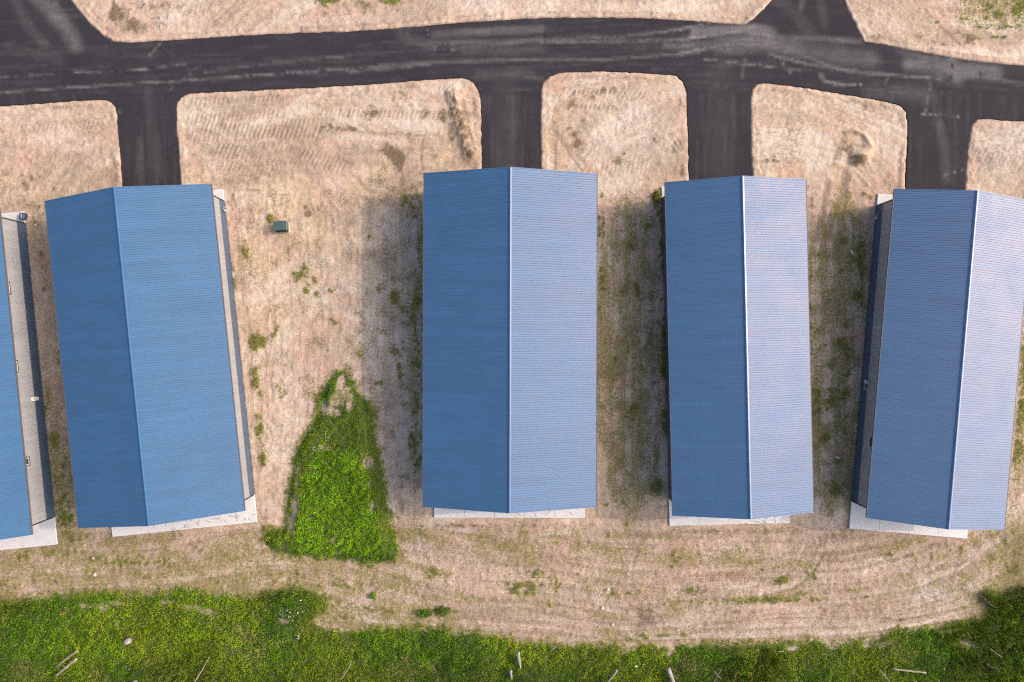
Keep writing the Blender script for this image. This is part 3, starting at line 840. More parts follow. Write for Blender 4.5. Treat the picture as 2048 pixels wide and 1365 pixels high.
spk_n = sstep(0.58, 0.80, np.maximum(spk, 0) * 0.55 + crumb * 0.42 + grit * 0.34)
dirt_n = sstep(0.24, 0.72, dirt * 0.85 + (crumb - 0.5) * 0.9 + (curl - 0.5) * 0.9) * sstep(0.02, 0.15, dirt)
rut_n = np.clip(ruts * (0.65 + 0.7 * n_cl), 0, 1)
pale_n = np.clip(pale * (0.15 + 1.7 * smear), 0, 1)
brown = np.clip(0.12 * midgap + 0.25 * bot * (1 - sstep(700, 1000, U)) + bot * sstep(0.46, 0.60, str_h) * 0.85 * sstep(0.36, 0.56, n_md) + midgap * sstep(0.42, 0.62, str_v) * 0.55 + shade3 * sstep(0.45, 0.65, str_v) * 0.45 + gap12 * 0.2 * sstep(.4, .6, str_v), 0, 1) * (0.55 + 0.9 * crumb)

SAND = np.array([0.408, 0.308, 0.226])
col = np.tile(SAND, (len(U), 1))
warm_n = np.clip(warm + 0.45 * sstep(0.5, 0.7, n_lo) * (1 - bot * .5), 0, 1)
col = lerp(col, [0.465, 0.345, 0.215], warm_n * 0.75)
col = lerp(col, [0.425, 0.292, 0.218], sstep(0.46, 0.62, fbm(X * 0.22 + 5, Y * 0.22, 61, 3)) * 0.8)
# smears of paler and of greyer material pushed about by the machines
col = lerp(col, [0.49, 0.425, 0.345], np.clip(sstep(0.50, 0.66, smear) * (0.55 + 0.15 * top), 0, 1))
col = lerp(col, [0.30, 0.235, 0.175], np.clip(sstep(0.47, 0.34, smear) * (0.50 + 0.10 * top), 0, 1))
col = lerp(col, [0.31, 0.225, 0.15], np.clip(sstep(0.58, 0.72, curl) * (0.35 + 0.40 * top + 0.2 * gapA), 0, 1))
grey_n = np.clip(grey * (0.4 + 1.1 * n_md), 0, 1)
col = lerp(col, [0.345, 0.318, 0.280], grey_n * 0.85)
col = lerp(col, [0.52, 0.445, 0.37], pale_n * 0.8)
col = col * (0.76 + 0.48 * strk)[:, None] * (0.86 + 0.28 * crumb)[:, None] * (0.90 + 0.20 * grit)[:, None]
col = lerp(col, [0.30, 0.225, 0.145], brown * 0.8)
col = lerp(col, [0.335, 0.248, 0.188], bot * 0.55 * sstep(0.40, 0.62, fbm(X * 0.16, Y * 0.22, 251, 4)))
col = lerp(col, [0.215, 0.175, 0.075], thin_n * 0.62)
col = lerp(col, [0.190, 0.138, 0.095], rut_n)
col = lerp(col, [0.22, 0.162, 0.115], lines * 0.75)
col = lerp(col, [0.20, 0.148, 0.105], np.clip(tread * 0.95, 0, 1))
col = lerp(col, [0.125, 0.088, 0.052], dirt_n * 0.92)
col = lerp(col, [0.130, 0.095, 0.055], spk_n * 0.45)
gcol = np.where((n_md > 0.5)[:, None], [0.125, 0.135, 0.012], [0.105, 0.130, 0.012])
col = col * (1 - grass_n * 0.85)[:, None] + gcol * (grass_n * 0.85)[:, None]
fl_o = np.clip(thin * 1.25 + 0.5 * grass_n - 0.06 + 0.5 * (n_cl - 0.5) * (thin > 0.05), 0, 0.52)
fl_b = np.clip(np.maximum(spk, 0) * 0.95 + 0.5 * dirt_n + 0.03 - 0.05 * top + 0.40 * (n_cl - 0.5) + 0.09 * bot + 0.05 * midgap, 0, 0.8)
fl_p = np.clip(0.22 + 0.5 * (smear - 0.5) + 0.3 * pale_n + 0.10 * bot - 0.3 * grass_n, 0, 0.8)
# verge along the asphalt: crushed pink base course, then a thin trodden line
ed = -roadsd
verge = (1 - sstep(4, 14, ed + (n_hi - .5) * 8 + (n_cl - .5) * 16)) * (ed > -40)
col = lerp(col, [0.47, 0.345, 0.262], verge * 0.45)
vline = np.exp(-((ed - 12 + (n_cl - .5) * 8) / 2.2) ** 2) * (n_cl > 0.45)
col = lerp(col, [0.27, 0.20, 0.145], vline * 0.55)
vl2 = np.exp(-((ed - 1.5) / 1.6) ** 2) * sstep(.4, .6, n_sq)
col = lerp(col, [0.16, 0.115, 0.08], vl2 * 0.5)
# earth under the thick growth
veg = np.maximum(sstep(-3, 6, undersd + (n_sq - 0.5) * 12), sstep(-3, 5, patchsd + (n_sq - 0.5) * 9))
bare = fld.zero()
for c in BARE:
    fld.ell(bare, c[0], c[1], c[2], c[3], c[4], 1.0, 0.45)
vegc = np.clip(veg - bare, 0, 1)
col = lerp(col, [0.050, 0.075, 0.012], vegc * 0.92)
col = lerp(col, [0.34, 0.27, 0.20], np.clip(bare * veg * 0.7, 0, 1))
# land beyond the picture: rough grass
faraway = sstep(1250, 1600, np.hypot(U - 1024, (V - 682) * 1.2))
fc = np.where((n_lo > 0.5)[:, None], [0.13, 0.13, 0.05], [0.28, 0.23, 0.15])
col = col * (1 - faraway * 0.8)[:, None] + fc * (faraway * 0.8)[:, None]

for q_ in (fl_o, fl_b, fl_p):
    q_ *= (1 - 0.85 * verge) * (1 - vegc) * (1 - faraway)
# --- relief
hgt += (n_md - 0.5) * 0.09 + (n_hi - 0.5) * 0.075
hgt += (strk - 0.5) * 0.16 + (crumb - 0.5) * 0.05
hgt -= rut_n * 0.05
hgt -= lines * 0.035
hgt -= np.clip(tread, 0, 1) * 0.09
hgt += (1 - sstep(3, 9, np.abs(ed - 8))) * 0.07 * sstep(.42, .62, n_cl)
hgt += grass_n * 0.04
fld.ell(hgt, 1722, 315, 16, 11, -20, 0.55, 0.9, 'add')
fld.ell(hgt, 1735, 292, 8, 6, 40, 0.25, 0.9, 'add')
_i, _d, _t, _s = fld.dist([(1690, 266), (1705, 260), (1727, 270), (1742, 292)], 14)
hgt[_i] += 0.16 * np.exp(-(_d / 4.0) ** 2)
_i, _d, _t, _s = fld.dist([(905, 185), (915, 240), (940, 310)], 26)
hgt[_i] += 0.34 * np.exp(-(_d / 13.0) ** 2) * (0.2 + 1.5 * crumb[_i])
_i, _d, _t, _s = fld.dist([(645, 262), (760, 270), (860, 274)], 12)
hgt[_i] += 0.10 * np.exp(-(_d / 4.0) ** 2)
hgt += np.clip(sstep(0, 25, patchsd) * 0.45, 0, 1) * (1 - bare * 0.3)
hgt += sstep(0, 40, undersd) * 0.25 * n_lo
# the ground dips under the asphalt and the slabs
near = sstep(-2.0, 1.0, roadsd)
hgt = hgt * (1 - near) + (-0.18) * near
for i in FITS:
    sd = fld.sdf(foot(i, 0.05, SLAB_N + 0.05, SLAB_S + 0.05), 20.0)
    k = sstep(0.8, 3.2, sd)
    hgt = hgt * (1 - k) + (-0.2) * k
    kk = sstep(-7, -1, sd) * (1 - k)
    hgt = hgt * (1 - kk * 0.7)
hgt = hgt * (1 - faraway * 0.8)

verts = np.stack([X, Y, hgt], 1)
a = np.arange(NX * NY).reshape(NY, NX)
faces = np.stack([a[:-1, :-1].ravel(), a[:-1, 1:].ravel(), a[1:, 1:].ravel(), a[1:, :-1].ravel()], 1)
me = np_mesh('ground', verts, faces, True)
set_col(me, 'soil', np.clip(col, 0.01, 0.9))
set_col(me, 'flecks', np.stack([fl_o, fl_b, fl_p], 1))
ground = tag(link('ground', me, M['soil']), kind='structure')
_Hg = hgt.reshape(NY, NX)


def gz(x, y):
    i = np.clip(np.searchsorted(gx, x), 0, NX - 1)
    j = np.clip(np.searchsorted(gy, y), 0, NY - 1)
    return _Hg[j, i]


# ------------------------------------------------------------------ asphalt
def build_road():
    pts = [(p[0], p[1]) for p in ROADP]
    n0 = len(pts)
    st = 5.0
    us = np.arange(-60, 2110, st)
    vs = np.arange(-60, 400, st)
    uu, vv = np.meshgrid(us, vs)
    uu = uu.ravel() + RNG.uniform(-1.2, 1.2, uu.size)
    vv = vv.ravel() + RNG.uniform(-1.2, 1.2, vv.size)
    f = Field(uu, vv)
    sd = f.sdf(pts, 8)
    keep = sd > 2.6
    allp = pts + list(zip(uu[keep].tolist(), vv[keep].tolist()))
    edges = [(i, (i + 1) % n0) for i in range(n0)]
    r = delaunay_2d_cdt([Vector(p) for p in allp], edges, [], 1, 1e-5)
    vo = np.array([(p.x, p.y) for p in r[0]])
    fo = np.array([t for t in r[2] if len(t) == 3], dtype=np.int32)
    x, y = (vo[:, 0] - CX) / S0, -(vo[:, 1] - CY) / S0
    z = 0.035 + 0.03 * (fbm(x * 0.2, y * 0.2, 81, 3) - 0.5)
    # winding up
    p0, p1, p2 = [np.stack([x, y], 1)[fo[:, k]] for k in range(3)]
    cr = (p1[:, 0] - p0[:, 0]) * (p2[:, 1] - p0[:, 1]) - (p1[:, 1] - p0[:, 1]) * (p2[:, 0] - p0[:, 0])
    fo[cr < 0] = fo[cr < 0][:, ::-1]
    # skirt: the cut edge of the paving
    cnt = {}
    for t in fo:
        for q in ((t[0], t[1]), (t[1], t[2]), (t[2], t[0])):
            cnt[(int(q[0]), int(q[1]))] = 1
    bd = [e for e in cnt if (e[1], e[0]) not in cnt]
    nb = len(x)
    low = {}
    ex, ey, ez = [], [], []
    for e in bd:
        for k in e:
            if k not in low:
                low[k] = nb + len(ex)
                ex.append(x[k]); ey.append(y[k]); ez.append(z[k] - 0.14)
    sk = []
    for p, q in bd:
        sk.append((p, low[p], low[q]))
        sk.append((p, low[q], q))
    x = np.concatenate([x, ex]); y = np.concatenate([y, ey]); z = np.concatenate([z, ez])
    fo = np.concatenate([fo, np.array(sk, dtype=np.int32)])
    me = np_mesh('road', np.stack([x, y, z], 1), fo, False)
    # dust, streaks, seams
    u, v = x * S0 + CX, -y * S0 + CY
    f = Field(u, v)
    D = f.zero()
    K = f.zero()
    nx_ = fbm(x * 0.16, (y + 0.0016 * (x - 10) ** 2 * (x > 10) + 0.06 * x * (x < 10) * -1) * 4.2, 91, 4, 0.65)
    ny_ = fbm(x * 4.0, y * 0.16, 92, 4, 0.65)
    nb_ = fbm(x * 0.9, y * 0.9, 93, 4, 0.6)
    nf_ = fbm(x * 4.0, y * 4.0, 97, 3, 0.65)
    brk = sstep(0.35, 0.7, fbm(x * 0.5, y * 0.5, 94, 4, 0.65))
    W = [([(-60, 192), (0, 187), (130, 177), (240, 169), (330, 164), (500, 152), (700, 138), (860, 129)], 1.8, .62), ([(-60, 160), (20, 154), (150, 146), (280, 141), (380, 128)], 1.2, .45), ([(270, 141), (290, 140)], 2.0, .9), ([(380, 150), (520, 130), (700, 112)], 1.6, .28),
         ([(60, -20), (100, 20), (135, 60), (152, 90)], 14, .5), ([(110, 10), (140, 60)], 7, .45), ([(30, 0), (60, 60), (90, 90)], 10, .22), ([(20, 95), (120, 120)], 10, .12), ([(300, 112), (320, 88)], 1.2, .5), ([(340, 180), (365, 160), (400, 130)], 1.2, .3),
         ([(800, 72), (860, 92)], 10, .2), ([(870, 70), (1000, 62), (1085, 58)], 7, .42), ([(860, 85), (1000, 86), (1085, 80)], 5, .38), ([(760, 130), (850, 127), (1000, 121), (1090, 120)], 3, .45), ([(930, 100), (1020, 104), (1085, 98)], 9, .22), ([(700, 145), (780, 138), (850, 130)], 2, .5), ([(960, 150), (1060, 150)], 10, .16), ([(1080, 85), (1200, 83), (1330, 82), (1400, 76)], 2.6, .6), ([(1080, 80), (1180, 77), (1290, 70), (1400, 52)], 2.2, .4), ([(1090, 122), (1200, 120), (1300, 114), (1400, 104)], 2.4, .5), ([(1280, 68), (1350, 62), (1420, 46)], 2.0, .6), ([(1330, 92), (1420, 88), (1500, 84)], 6, .35),
         ([(1390, 66), (1440, 60), (1500, 58), (1545, 66)], 9, .55), ([(1385, 75), (1430, 70), (1480, 62)], 3.5, .7), ([(1360, 108), (1420, 96), (1470, 86)], 3, .55), ([(1440, 90), (1520, 86), (1600, 96)], 16, .40), ([(1500, 66), (1560, 76), (1640, 78), (1720, 84)], 5, .55), ([(1560, 80), (1600, 110), (1680, 140), (1750, 150)], 3, .4), ([(1540, 110), (1620, 130), (1700, 142), (1800, 152), (1880, 158)], 2.6, .45), ([(1580, 90), (1680, 110), (1740, 120)], 18, .26), ([(1400, 118), (1500, 130), (1600, 142)], 1.6, .4), ([(1640, 150), (1650, 164), (1690, 170)], 3, .5), ([(1670, 170), (1725, 171)], 1.2, .8), ([(1560, 120), (1585, 152)], 1.2, .5), ([(1490, 120), (1484, 156)], 2.4, .3), ([(1415, 50), (1412, 64)], 1.6, .5), ([(1450, 52), (1449, 60)], 1.6, .4),
         ([(1820, 128), (1870, 132), (1920, 142), (1990, 146)], 14, .42), ([(1870, 122), (1880, 150)], 10, .35), ([(1905, 128), (1915, 155)], 14, .35), ([(1990, 160), (2048, 168)], 4, .2), ([(1740, 190), (1800, 186), (1860, 190)], 14, .14), ([(1800, 100), (1850, 118)], 8, .25), ([(1845, 229), (1920, 234)], 1.0, .6), ([(1880, 250), (1890, 300), (1895, 360)], 8, .18), ([(1885, 352), (1930, 338)], 1.2, .6), ([(1860, 170), (1850, 230)], 2, .3), ([(1780, 150), (1760, 190)], 1.4, .3),
         ([(1560, 0), (1600, 40), (1620, 70)], 12, .16), ([(1640, 0), (1650, 50)], 8, .14), ([(1610, -10), (1600, 20)], 5, .3), ([(298, 178), (303, 260), (312, 360)], 9, .10), ([(280, 280), (283, 370)], 6, .22), ([(238, 224), (244, 218)], 1.4, .8), ([(1010, 180), (1015, 330)], 22, .12), ([(1440, 150), (1442, 350)], 26, .06), ([(868, 82), (870, 100)], 1.0, .7), ([(902, 80), (904, 100), (915, 100)], 1.0, .7), ([(815, 64), (818, 90)], 1.0, .45), ([(855, 58), (857, 76)], 1.0, .4), ([(1060, 155), (1085, 160)], 5, .2)]
    for pts_, w, amt in W:
        f.line(D, pts_, w, amt, 0.8)
    D = D * (0.58 + 0.3 * brk) * (0.40 + 0.35 * nf_ + 0.55 * nx_) * np.where(u > 1360, 1.05, 0.75)
    inmain = (v < 190)
    D = D + np.where(inmain, 0.09 * sstep(0.45, 0.8, nx_), 0.07 * sstep(0.45, 0.8, ny_)) * (0.4 + nb_)
    f.line(K, [(1089, 38), (1089, 100), (1086, 150)], 1.6, .55, .6)
    f.line(K, [(1546, 66), (1600, 76), (1728, 84), (1720, 60), (1640, 40), (1560, 40), (1546, 66)], 9, .35, .9)
    f.line(K, [(1580, 20), (1690, 50)], 40, .35, .9)
    f.line(K, [(0, 45), (60, 80)], 20, .15, .9)
    for px, py in ((1904, 130), (1904, 136), (1903, 142), (1902, 149), (1901, 156), (1959, 144), (1960, 150), (1958, 157)):
        f.ell(K, px, py, 1.8, 2.2, 0, .9, .5)
    sde = f.sdf(ROADP, 12)
    edge = 1 - sstep(2, 7, sde)
    K = np.maximum(K, edge * 0.35 * sstep(.4, .6, nb_))
    set_col(me, 'dust', np.stack([np.clip(D, 0, 0.95), np.clip(K, 0, 1), D * 0], 1))
    return tag(link('road', me, M['asphalt']), kind='structure')


road = build_road()

# ------------------------------------------------------------------ metal halls
PITCH = 0.2286


def rib_profile(l, h):
    """(y, height) along length l centred on 0: nine-inch ribbed sheet"""
    out = []
    n = int(round(l / PITCH))
    p = l / n
    for k in range(n):
        y = -l / 2 + k * p
        out += [(y, 0.0), (y + p * 0.36, 0.0), (y + p * 0.43, h), (y + p * 0.57, h), (y + p * 0.64, 0.0)]
    out.append((l / 2, 0.0))
    return out


def ribbed(name, l, p0, p1, up, mat, parent, h=0.024, extra=None, taper=None):
    """ribbed sheet: along local Y, spanning p0->p1 in XZ; ribs raised along 'up' (x,z)"""
    prof = rib_profile(l, h)
    n = len(prof)
    v = []
    for (x, z) in (p0, p1):
        for y, hh in prof:
            v.append((x + up[0] * hh, y, z + up[1] * hh))
    f = [(i, i + 1, n + i + 1, n + i) for i in range(n - 1)]
    return v, f


def add_ribbed(mb, l, p0, p1, up, h=0.024, swap=False, off=0.0):
    v, f = ribbed('', l, p0, p1, up, None, None, h)
    b = len(mb.v)
    if swap:
        v = [(y, off + x, z) for x, y, z in v]
    mb.v += v
    mb.f += [tuple(b + i for i in q) for q in f]


class RawMB(MB):
    def build(self, name, mat, parent=None, smooth=False, bevel=0.0):
        me = bpy.data.meshes.new(name)
        me.from_pydata(self.v, [], self.f)
        me.update()
        return link(name, me, mat, parent)


WZ = 0.16       # slab top
WAIN = 1.24


def make_hall(i, label, windows=(), meters=(), joints=3):
    c, rz, w, l = FITS[i]
    root = empty('metal_hall', (c.x, c.y, 0), rz)
    tag(root, label, 'metal building', 'blue roofed metal halls along the road')
    hw, hl = w / 2, l / 2
    ww, wl = hw - OVER, hl - OVER
    rise = hw * SLOPE
    ze, zr = EAVE, EAVE + rise
    nrm = Vector((SLOPE, 1)).normalized()
    # slab with sawn joints: bays butted with a narrow gap
    s = MB()
    nb = joints + 1
    bw = 2 * (ww + 0.02) / nb
    e_ = 0.002
    for k in range(nb):
        x0 = -ww - 0.02 + k * bw
        s.box(x0 + (0.012 if k else 0), x0 + bw - (0.012 if k < nb - 1 else 0), -wl - SLAB_S, -wl + 0.02, -0.25, WZ)
        s.box(x0 + (0.012 if k else 0), x0 + bw - (0.012 if k < nb - 1 else 0), wl - 0.02, wl + SLAB_N, -0.25, WZ)
    s.box(-ww + 0.06, ww - 0.06, -wl + 0.025, wl - 0.025, -0.25, WZ - 0.003)
    s.build('slab', M['concrete'], root)
    # walls: ribbed sheet on the long sides, gables closed
    wm = RawMB()
    top_z = ze + OVER * SLOPE - 0.12
    for sx in (1, -1):
        add_ribbed(wm, 2 * wl, (sx * ww, WAIN), (sx * ww, top_z), (sx, 0), 0.018)
    for sy in (1, -1):
        add_ribbed(wm, 2 * ww, (sy * wl, WAIN), (sy * wl, top_z), (sy, 0), 0.018, True)
        wm.poly([(-ww, sy * wl, top_z), (ww, sy * wl, top_z), (0, sy * wl, top_z + ww * SLOPE)])
    wm.build('wall', M['wall'], root)
    wn = RawMB()
    for sx in (1, -1):
        add_ribbed(wn, 2 * wl, (sx * ww, 0.0), (sx * ww, WAIN - 0.03), (sx, 0), 0.018)
    for sy in (1, -1):
        add_ribbed(wn, 2 * ww, (sy * wl, WZ), (sy * wl, WAIN - 0.03), (sy, 0), 0.018, True)
    wn.build('wainscot', M['wainscot'], root)
    tr = MB()
    for sx in (1, -1):
        tr.box(min(sx * ww, sx * (ww + 0.03)), max(sx * ww, sx * (ww + 0.03)), -wl + 0.1, wl - 0.1, WAIN - 0.04, WAIN + 0.03)
    for sy in (1, -1):
        tr.box(-ww + 0.1, ww - 0.1, min(sy * wl, sy * (wl + 0.03)), max(sy * wl, sy * (wl + 0.03)), WAIN - 0.04, WAIN + 0.03)
    tr.build('belt_trim', M['brown'], root)
    for sx in (1, -1):
        for sy in (1, -1):
            x0, x1 = sorted((sx * (ww - 0.10), sx * (ww + 0.032)))
            y0, y1 = sorted((sy * (wl - 0.10), sy * (wl + 0.032)))
            MB().box(x0, x1, y0, y1, WZ, top_z - 0.02).build('corner_trim', M['dark'], root)
    # roof
    rf = RawMB()
    for sx in (1, -1):
        add_ribbed(rf, l, (sx * hw, ze), (0, zr), (sx * nrm.x, nrm.y), 0.030)
        rf.poly([(sx * hw, -hl, ze - 0.09), (sx * hw, hl, ze - 0.09), (0, hl, zr - 0.09), (0, -hl, zr - 0.09)])
    roof = rf.build('roof', M['roof'], root)
    # ridge cap: low flanges and a raised middle fold
    pr = [(-0.15, 0.034), (-0.080, 0.036), (-0.074, 0.072), (-0.008, 0.079), (0.008, 0.079), (0.074, 0.072), (0.080, 0.036), (0.15, 0.034)]
    pts = [(x, zr - abs(x) * SLOPE + d) for x, d in pr]
    low = [(x, zr - abs(x) * SLOPE + 0.0305 - 0.0005) for x, d in pr[::-1]]
    ring = [(x, -hl - 0.012, z) for x, z in pts + low]
    MB().prism(ring, (0, l + 0.024, 0)).build('ridge_cap', M['ridge'], roof)
    # eave and gable trim
    for sx in (1, -1):
        x0, x1 = sorted((sx * (hw + 0.001), sx * (hw + 0.055)))
        MB().box(x0, x1, -hl, hl, ze - 0.16, ze + 0.012).build('eave_trim', M['brown'], roof)
    for sy in (1, -1):
        for sx in (1, -1):
            a0 = Vector((sx * (hw + 0.055), sy * (hl + 0.002), ze + 0.03 - 0.055 * SLOPE))
            a1 = Vector((sx * 0.001, sy * (hl + 0.002), zr + 0.03))
            ring = [a0, a1, a1 - Vector((0, 0, 0.19)), a0 - Vector((0, 0, 0.19))]
            MB().prism(ring, (0, sy * 0.06, 0)).build('gable_trim', M['roof'], roof)
    # windows on the long walls
    R = Matrix.Rotation(-rz, 2)
    for side, px, py, wid, z0, z1, style in windows:
        p = R @ (G(px, py, z0).to_2d() - c)
        y = p.y
        xw = side * ww

        def bx(mb, d0, d1, y0, y1, za, zb):
            xa, xb = sorted((xw + side * d0, xw + side * d1))
            mb.box(xa, xb, y0, y1, za, zb)
        fr = MB()
        t = 0.09
        bx(fr, 0.0, 0.06, y - wid / 2, y + wid / 2, z0, z0 + t)
        bx(fr, 0.0, 0.06, y - wid / 2, y + wid / 2, z1 - t, z1)
        bx(fr, 0.0, 0.06, y - wid / 2, y - wid / 2 + t, z0 + t, z1 - t)
        bx(fr, 0.0, 0.06, y + wid / 2 - t, y + wid / 2, z0 + t, z1 - t)
        fo = fr.build('window', M['dark'], root)
        if style != 'dark':
            sf = MB()
            a0, a1, b0, b1 = y - wid / 2 + t, y + wid / 2 - t, z0 + t, z1 - t
            q = 0.06
            bx(sf, 0.0, 0.035, a0, a1, b0, b0 + q)
            bx(sf, 0.0, 0.035, a0, a0 + q, b0 + q, b1)
            bx(sf, 0.0, 0.035, a1 - q, a1, b0 + q, b1)
            sf.build('sash', M['white'], fo)
        pn = MB()
        bx(pn, 0.0, 0.026, y - wid / 2 + t, y + wid / 2 - t, z0 + t, z1 - t)
        pn.build('pane', M['glass'], fo)
        if style == 'blind':
            bl = MB()
            bx(bl, 0.0, 0.029, y - 0.12, y + 0.14, z0 + 0.2, z1 - t)
            bl.build('blind', M['blind'], fo)
    for kind, side, px, py, z0 in meters:
        p = R @ (G(px, py, z0).to_2d() - c)
        y = p.y
        xw = side * (ww + 0.018)

        def b2(mb, d0, d1, y0, y1, za, zb):
            xa, xb = sorted((xw + side * d0, xw + side * d1))
            mb.box(xa, xb, y0, y1, za, zb)
        if kind in ('meter', 'meter_pair'):
            mb = MB()
            b2(mb, 0, 0.16, y - 0.19, y + 0.19, z0, z0 + 0.95)
            box_ = mb.build('meter_box', M['meter'] if kind == 'meter_pair' else M['white'], root, bevel=0.012)
            d = MB()
            d.tube([(xw + side * 0.161, y, z0 + 0.66), (xw + side * 0.26, y, z0 + 0.66)], 0.085, 14)
            d.build('meter_dial', M['meter'], box_)
            g = MB()
            b2(g, 0.161, 0.175, y - 0.15, y + 0.15, z0 + 0.12, z0 + 0.45)
            g.build('cover_plate', M['white'], box_)
            t = MB()
            t.tube([(xw + side * 0.09, y - 0.02, z0 - 0.001), (xw + side * 0.09, y - 0.02, -0.1)], 0.045, 10)
            t.build('conduit', M['pipe'], box_)
            if kind == 'meter_pair':
                t = MB()
                t.tube([(xw + side * 0.08, y - 0.19, z0 + 0.1), (xw + side * 0.08, y - 0.62, z0 + 0.1)], 0.03, 8)
                t.build('conduit', M['pipe'], box_)
                mb = MB()
                b2(mb, 0, 0.13, y - 0.86, y - 0.62, z0 - 0.05, z0 + 0.42)
                sw = mb.build('switch_box', M['meter'], root, bevel=0.01)
                k = MB()
                b2(k, 0.131, 0.15, y - 0.80, y - 0.68, z0 + 0.16, z0 + 0.34)
                k.build('switch_lever', M['dark'], sw)
        else:
            mb = MB()
            b2(mb, 0.10, 0.34, y - 0.14, y + 0.14, 0.42, 0.74)
            gm = mb.build('gas_meter', M['meter'], root, bevel=0.05)
            t = MB()
            t.tube([(xw + side * 0.22, y + 0.07, 0.741), (xw + side * 0.22, y + 0.07, 0.92), (xw + side * 0.22, y + 0.34, 0.92), (xw + side * 0.22, y + 0.34, -0.05)], 0.026, 8)
            t.tube([(xw + side * 0.22, y - 0.07, 0.741), (xw + side * 0.22, y - 0.07, 1.0), (xw - side * 0.02, y - 0.07, 1.0)], 0.026, 8)
            t.build('pipe', M['pipe'], gm)
            t = MB()
            t.tube([(xw + side * 0.22, y + 0.34, 0.55), (xw + side * 0.22, y + 0.34, 0.60)], 0.09, 14)
            t.build('regulator', M['meter'], gm)
    return root


make_hall(1, 'blue roofed hall mostly out of frame, three windows and white meter on its wall',
          windows=[(1, 19, 577, 1.22, 3.08, 4.02, 'blind'), (1, 35, 733, 1.22, 3.08, 4.02, 'blind'), (1, 61, 922, 0.86, 2.80, 4.02, 'sash')],
          meters=[('meter', 1, 79, 797, 0.85)])
make_hall(2, 'wide blue roofed hall leaning left, between the dirt lane and the transformer plot',
          windows=[(1, 478, 870.5, 0.80, 2.78, 4.0, 'sash')], meters=[('gas', 1, 452, 422, 0.5)])
make_hall(3, 'widest blue roofed hall standing straight in the middle, beside the weedy triangle', joints=4)
make_hall(4, 'narrow blue roofed hall with a white glint along its ridge, second from the right', joints=3)
make_hall(5, 'blue roofed hall leaning right, grey shaded wall with one small dark window',
          windows=[(-1, 1742, 884, 0.82, 2.70, 4.0, 'dark')], meters=[('meter_pair', -1, 1731, 764, 0.85), ('gas', -1, 1752, 437, 0.5)])

# ------------------------------------------------------------------ transformer cabinet
p = G(566, 456)
tx = empty('transformer_cabinet', (p.x, p.y, float(gz(p.x, p.y)) - 0.02), math.radians(3))
tag(tx, 'green metal electrical transformer cabinet on a low pad in open sand', 'transformer')
MB().box(-0.66, 0.66, -0.53, 0.54, -0.1, 0.10).build('pad', M['stone'], tx, bevel=0.02)
MB().box(-0.62, 0.62, -0.26, 0.50, 0.12, 0.84).build('tank', M['green_box'], tx, bevel=0.015)
MB().box(-0.58, 0.58, -0.50, -0.262, 0.12, 0.62).build('cable_door', M['dark'], tx, bevel=0.015)
MB().prism([(-0.67, 0.56, 0.84), (-0.67, 0.56, 0.90), (-0.67, -0.40, 0.98), (-0.67, -0.40, 0.84)], (1.34, 0, 0)).build('lid', M['green_box'], tx, bevel=0.012)
MB().box(0.36, 0.385, -0.36, 0.50, 0.985, 1.0).build('lid_rail', M['pipe'], tx)
MB().box(0.605, 0.63, -0.40, 0.52, 0.93, 0.985).build('lid_rail', M['pipe'], tx)

# ------------------------------------------------------------------ blue box on the slab corner
p = G(52, 434.5)
bn = empty('storage_box', (p.x, p.y, WZ), math.radians(-4))
tag(bn, 'small navy blue box with two pale panels on top, on the concrete slab corner', 'box')
MB().box(-0.27, 0.27, -0.29, 0.29, 0.0, 0.34).build('body', M['blue_box'], bn, bevel=0.015)
MB().box(-0.31, 0.31, -0.33, 0.33, 0.34, 0.38).build('rim', M['dark'], bn, bevel=0.01)
MB().box(-0.22, 0.0, -0.25, 0.26, 0.381, 0.40).build('lid_panel', M['pale_blue'], bn, bevel=0.006)
MB().box(-0.10, -0.06, -0.20, 0.22, 0.4005, 0.41).build('handle', M['white'], bn)
MB().box(0.06, 0.24, -0.25, 0.20, 0.381, 0.40).build('lid_panel', M['pale_blue'], bn, bevel=0.006)

# ------------------------------------------------------------------ foliage builder
class Leaves:
    def __init__(self):
        self.c, self.n, self.s, self.t, self.a = [], [], [], [], []

    def add(self, c, n, s, t, asp):
        self.c.append(c); self.n.append(n); self.s.append(s); self.t.append(t); self.a.append(np.full(len(c), asp) if np.isscalar(asp) else asp)

    def count(self):
        return sum(len(c) for c in self.c)

    def mesh(self, name):
        c = np.concatenate(self.c); n = np.concatenate(self.n); s = np.concatenate(self.s); t = np.concatenate(self.t); a = np.concatenate(self.a)
        n = n / np.linalg.norm(n, axis=1)[:, None]
        r = RNG.normal(size=n.shape)
        e1 = np.cross(n, r)
        e1 /= np.linalg.norm(e1, axis=1)[:, None]
        e2 = np.cross(n, e1)
        l = (s * 0.5)[:, None]
        wd = (s * 0.5 * a)[:, None]
        v = np.stack([c - e1 * l, c + e2 * wd - e1 * l * 0.1 + n * l * 0.12, c + e1 * l, c - e2 * wd - e1 * l * 0.1 + n * l * 0.12], 1).reshape(-1, 3)
        f = np.arange(len(c) * 4).reshape(-1, 4)
        me = np_mesh(name, v, f, False)
        set_col(me, 'tint', np.repeat(np.clip(t, 0.004, 0.8), 4, axis=0))
        return me


PAL = np.array([[0.110, 0.225, 0.006], [0.150, 0.285, 0.007], [0.205, 0.300, 0.009], [0.058, 0.140, 0.008], [0.30, 0.30, 0.012]])


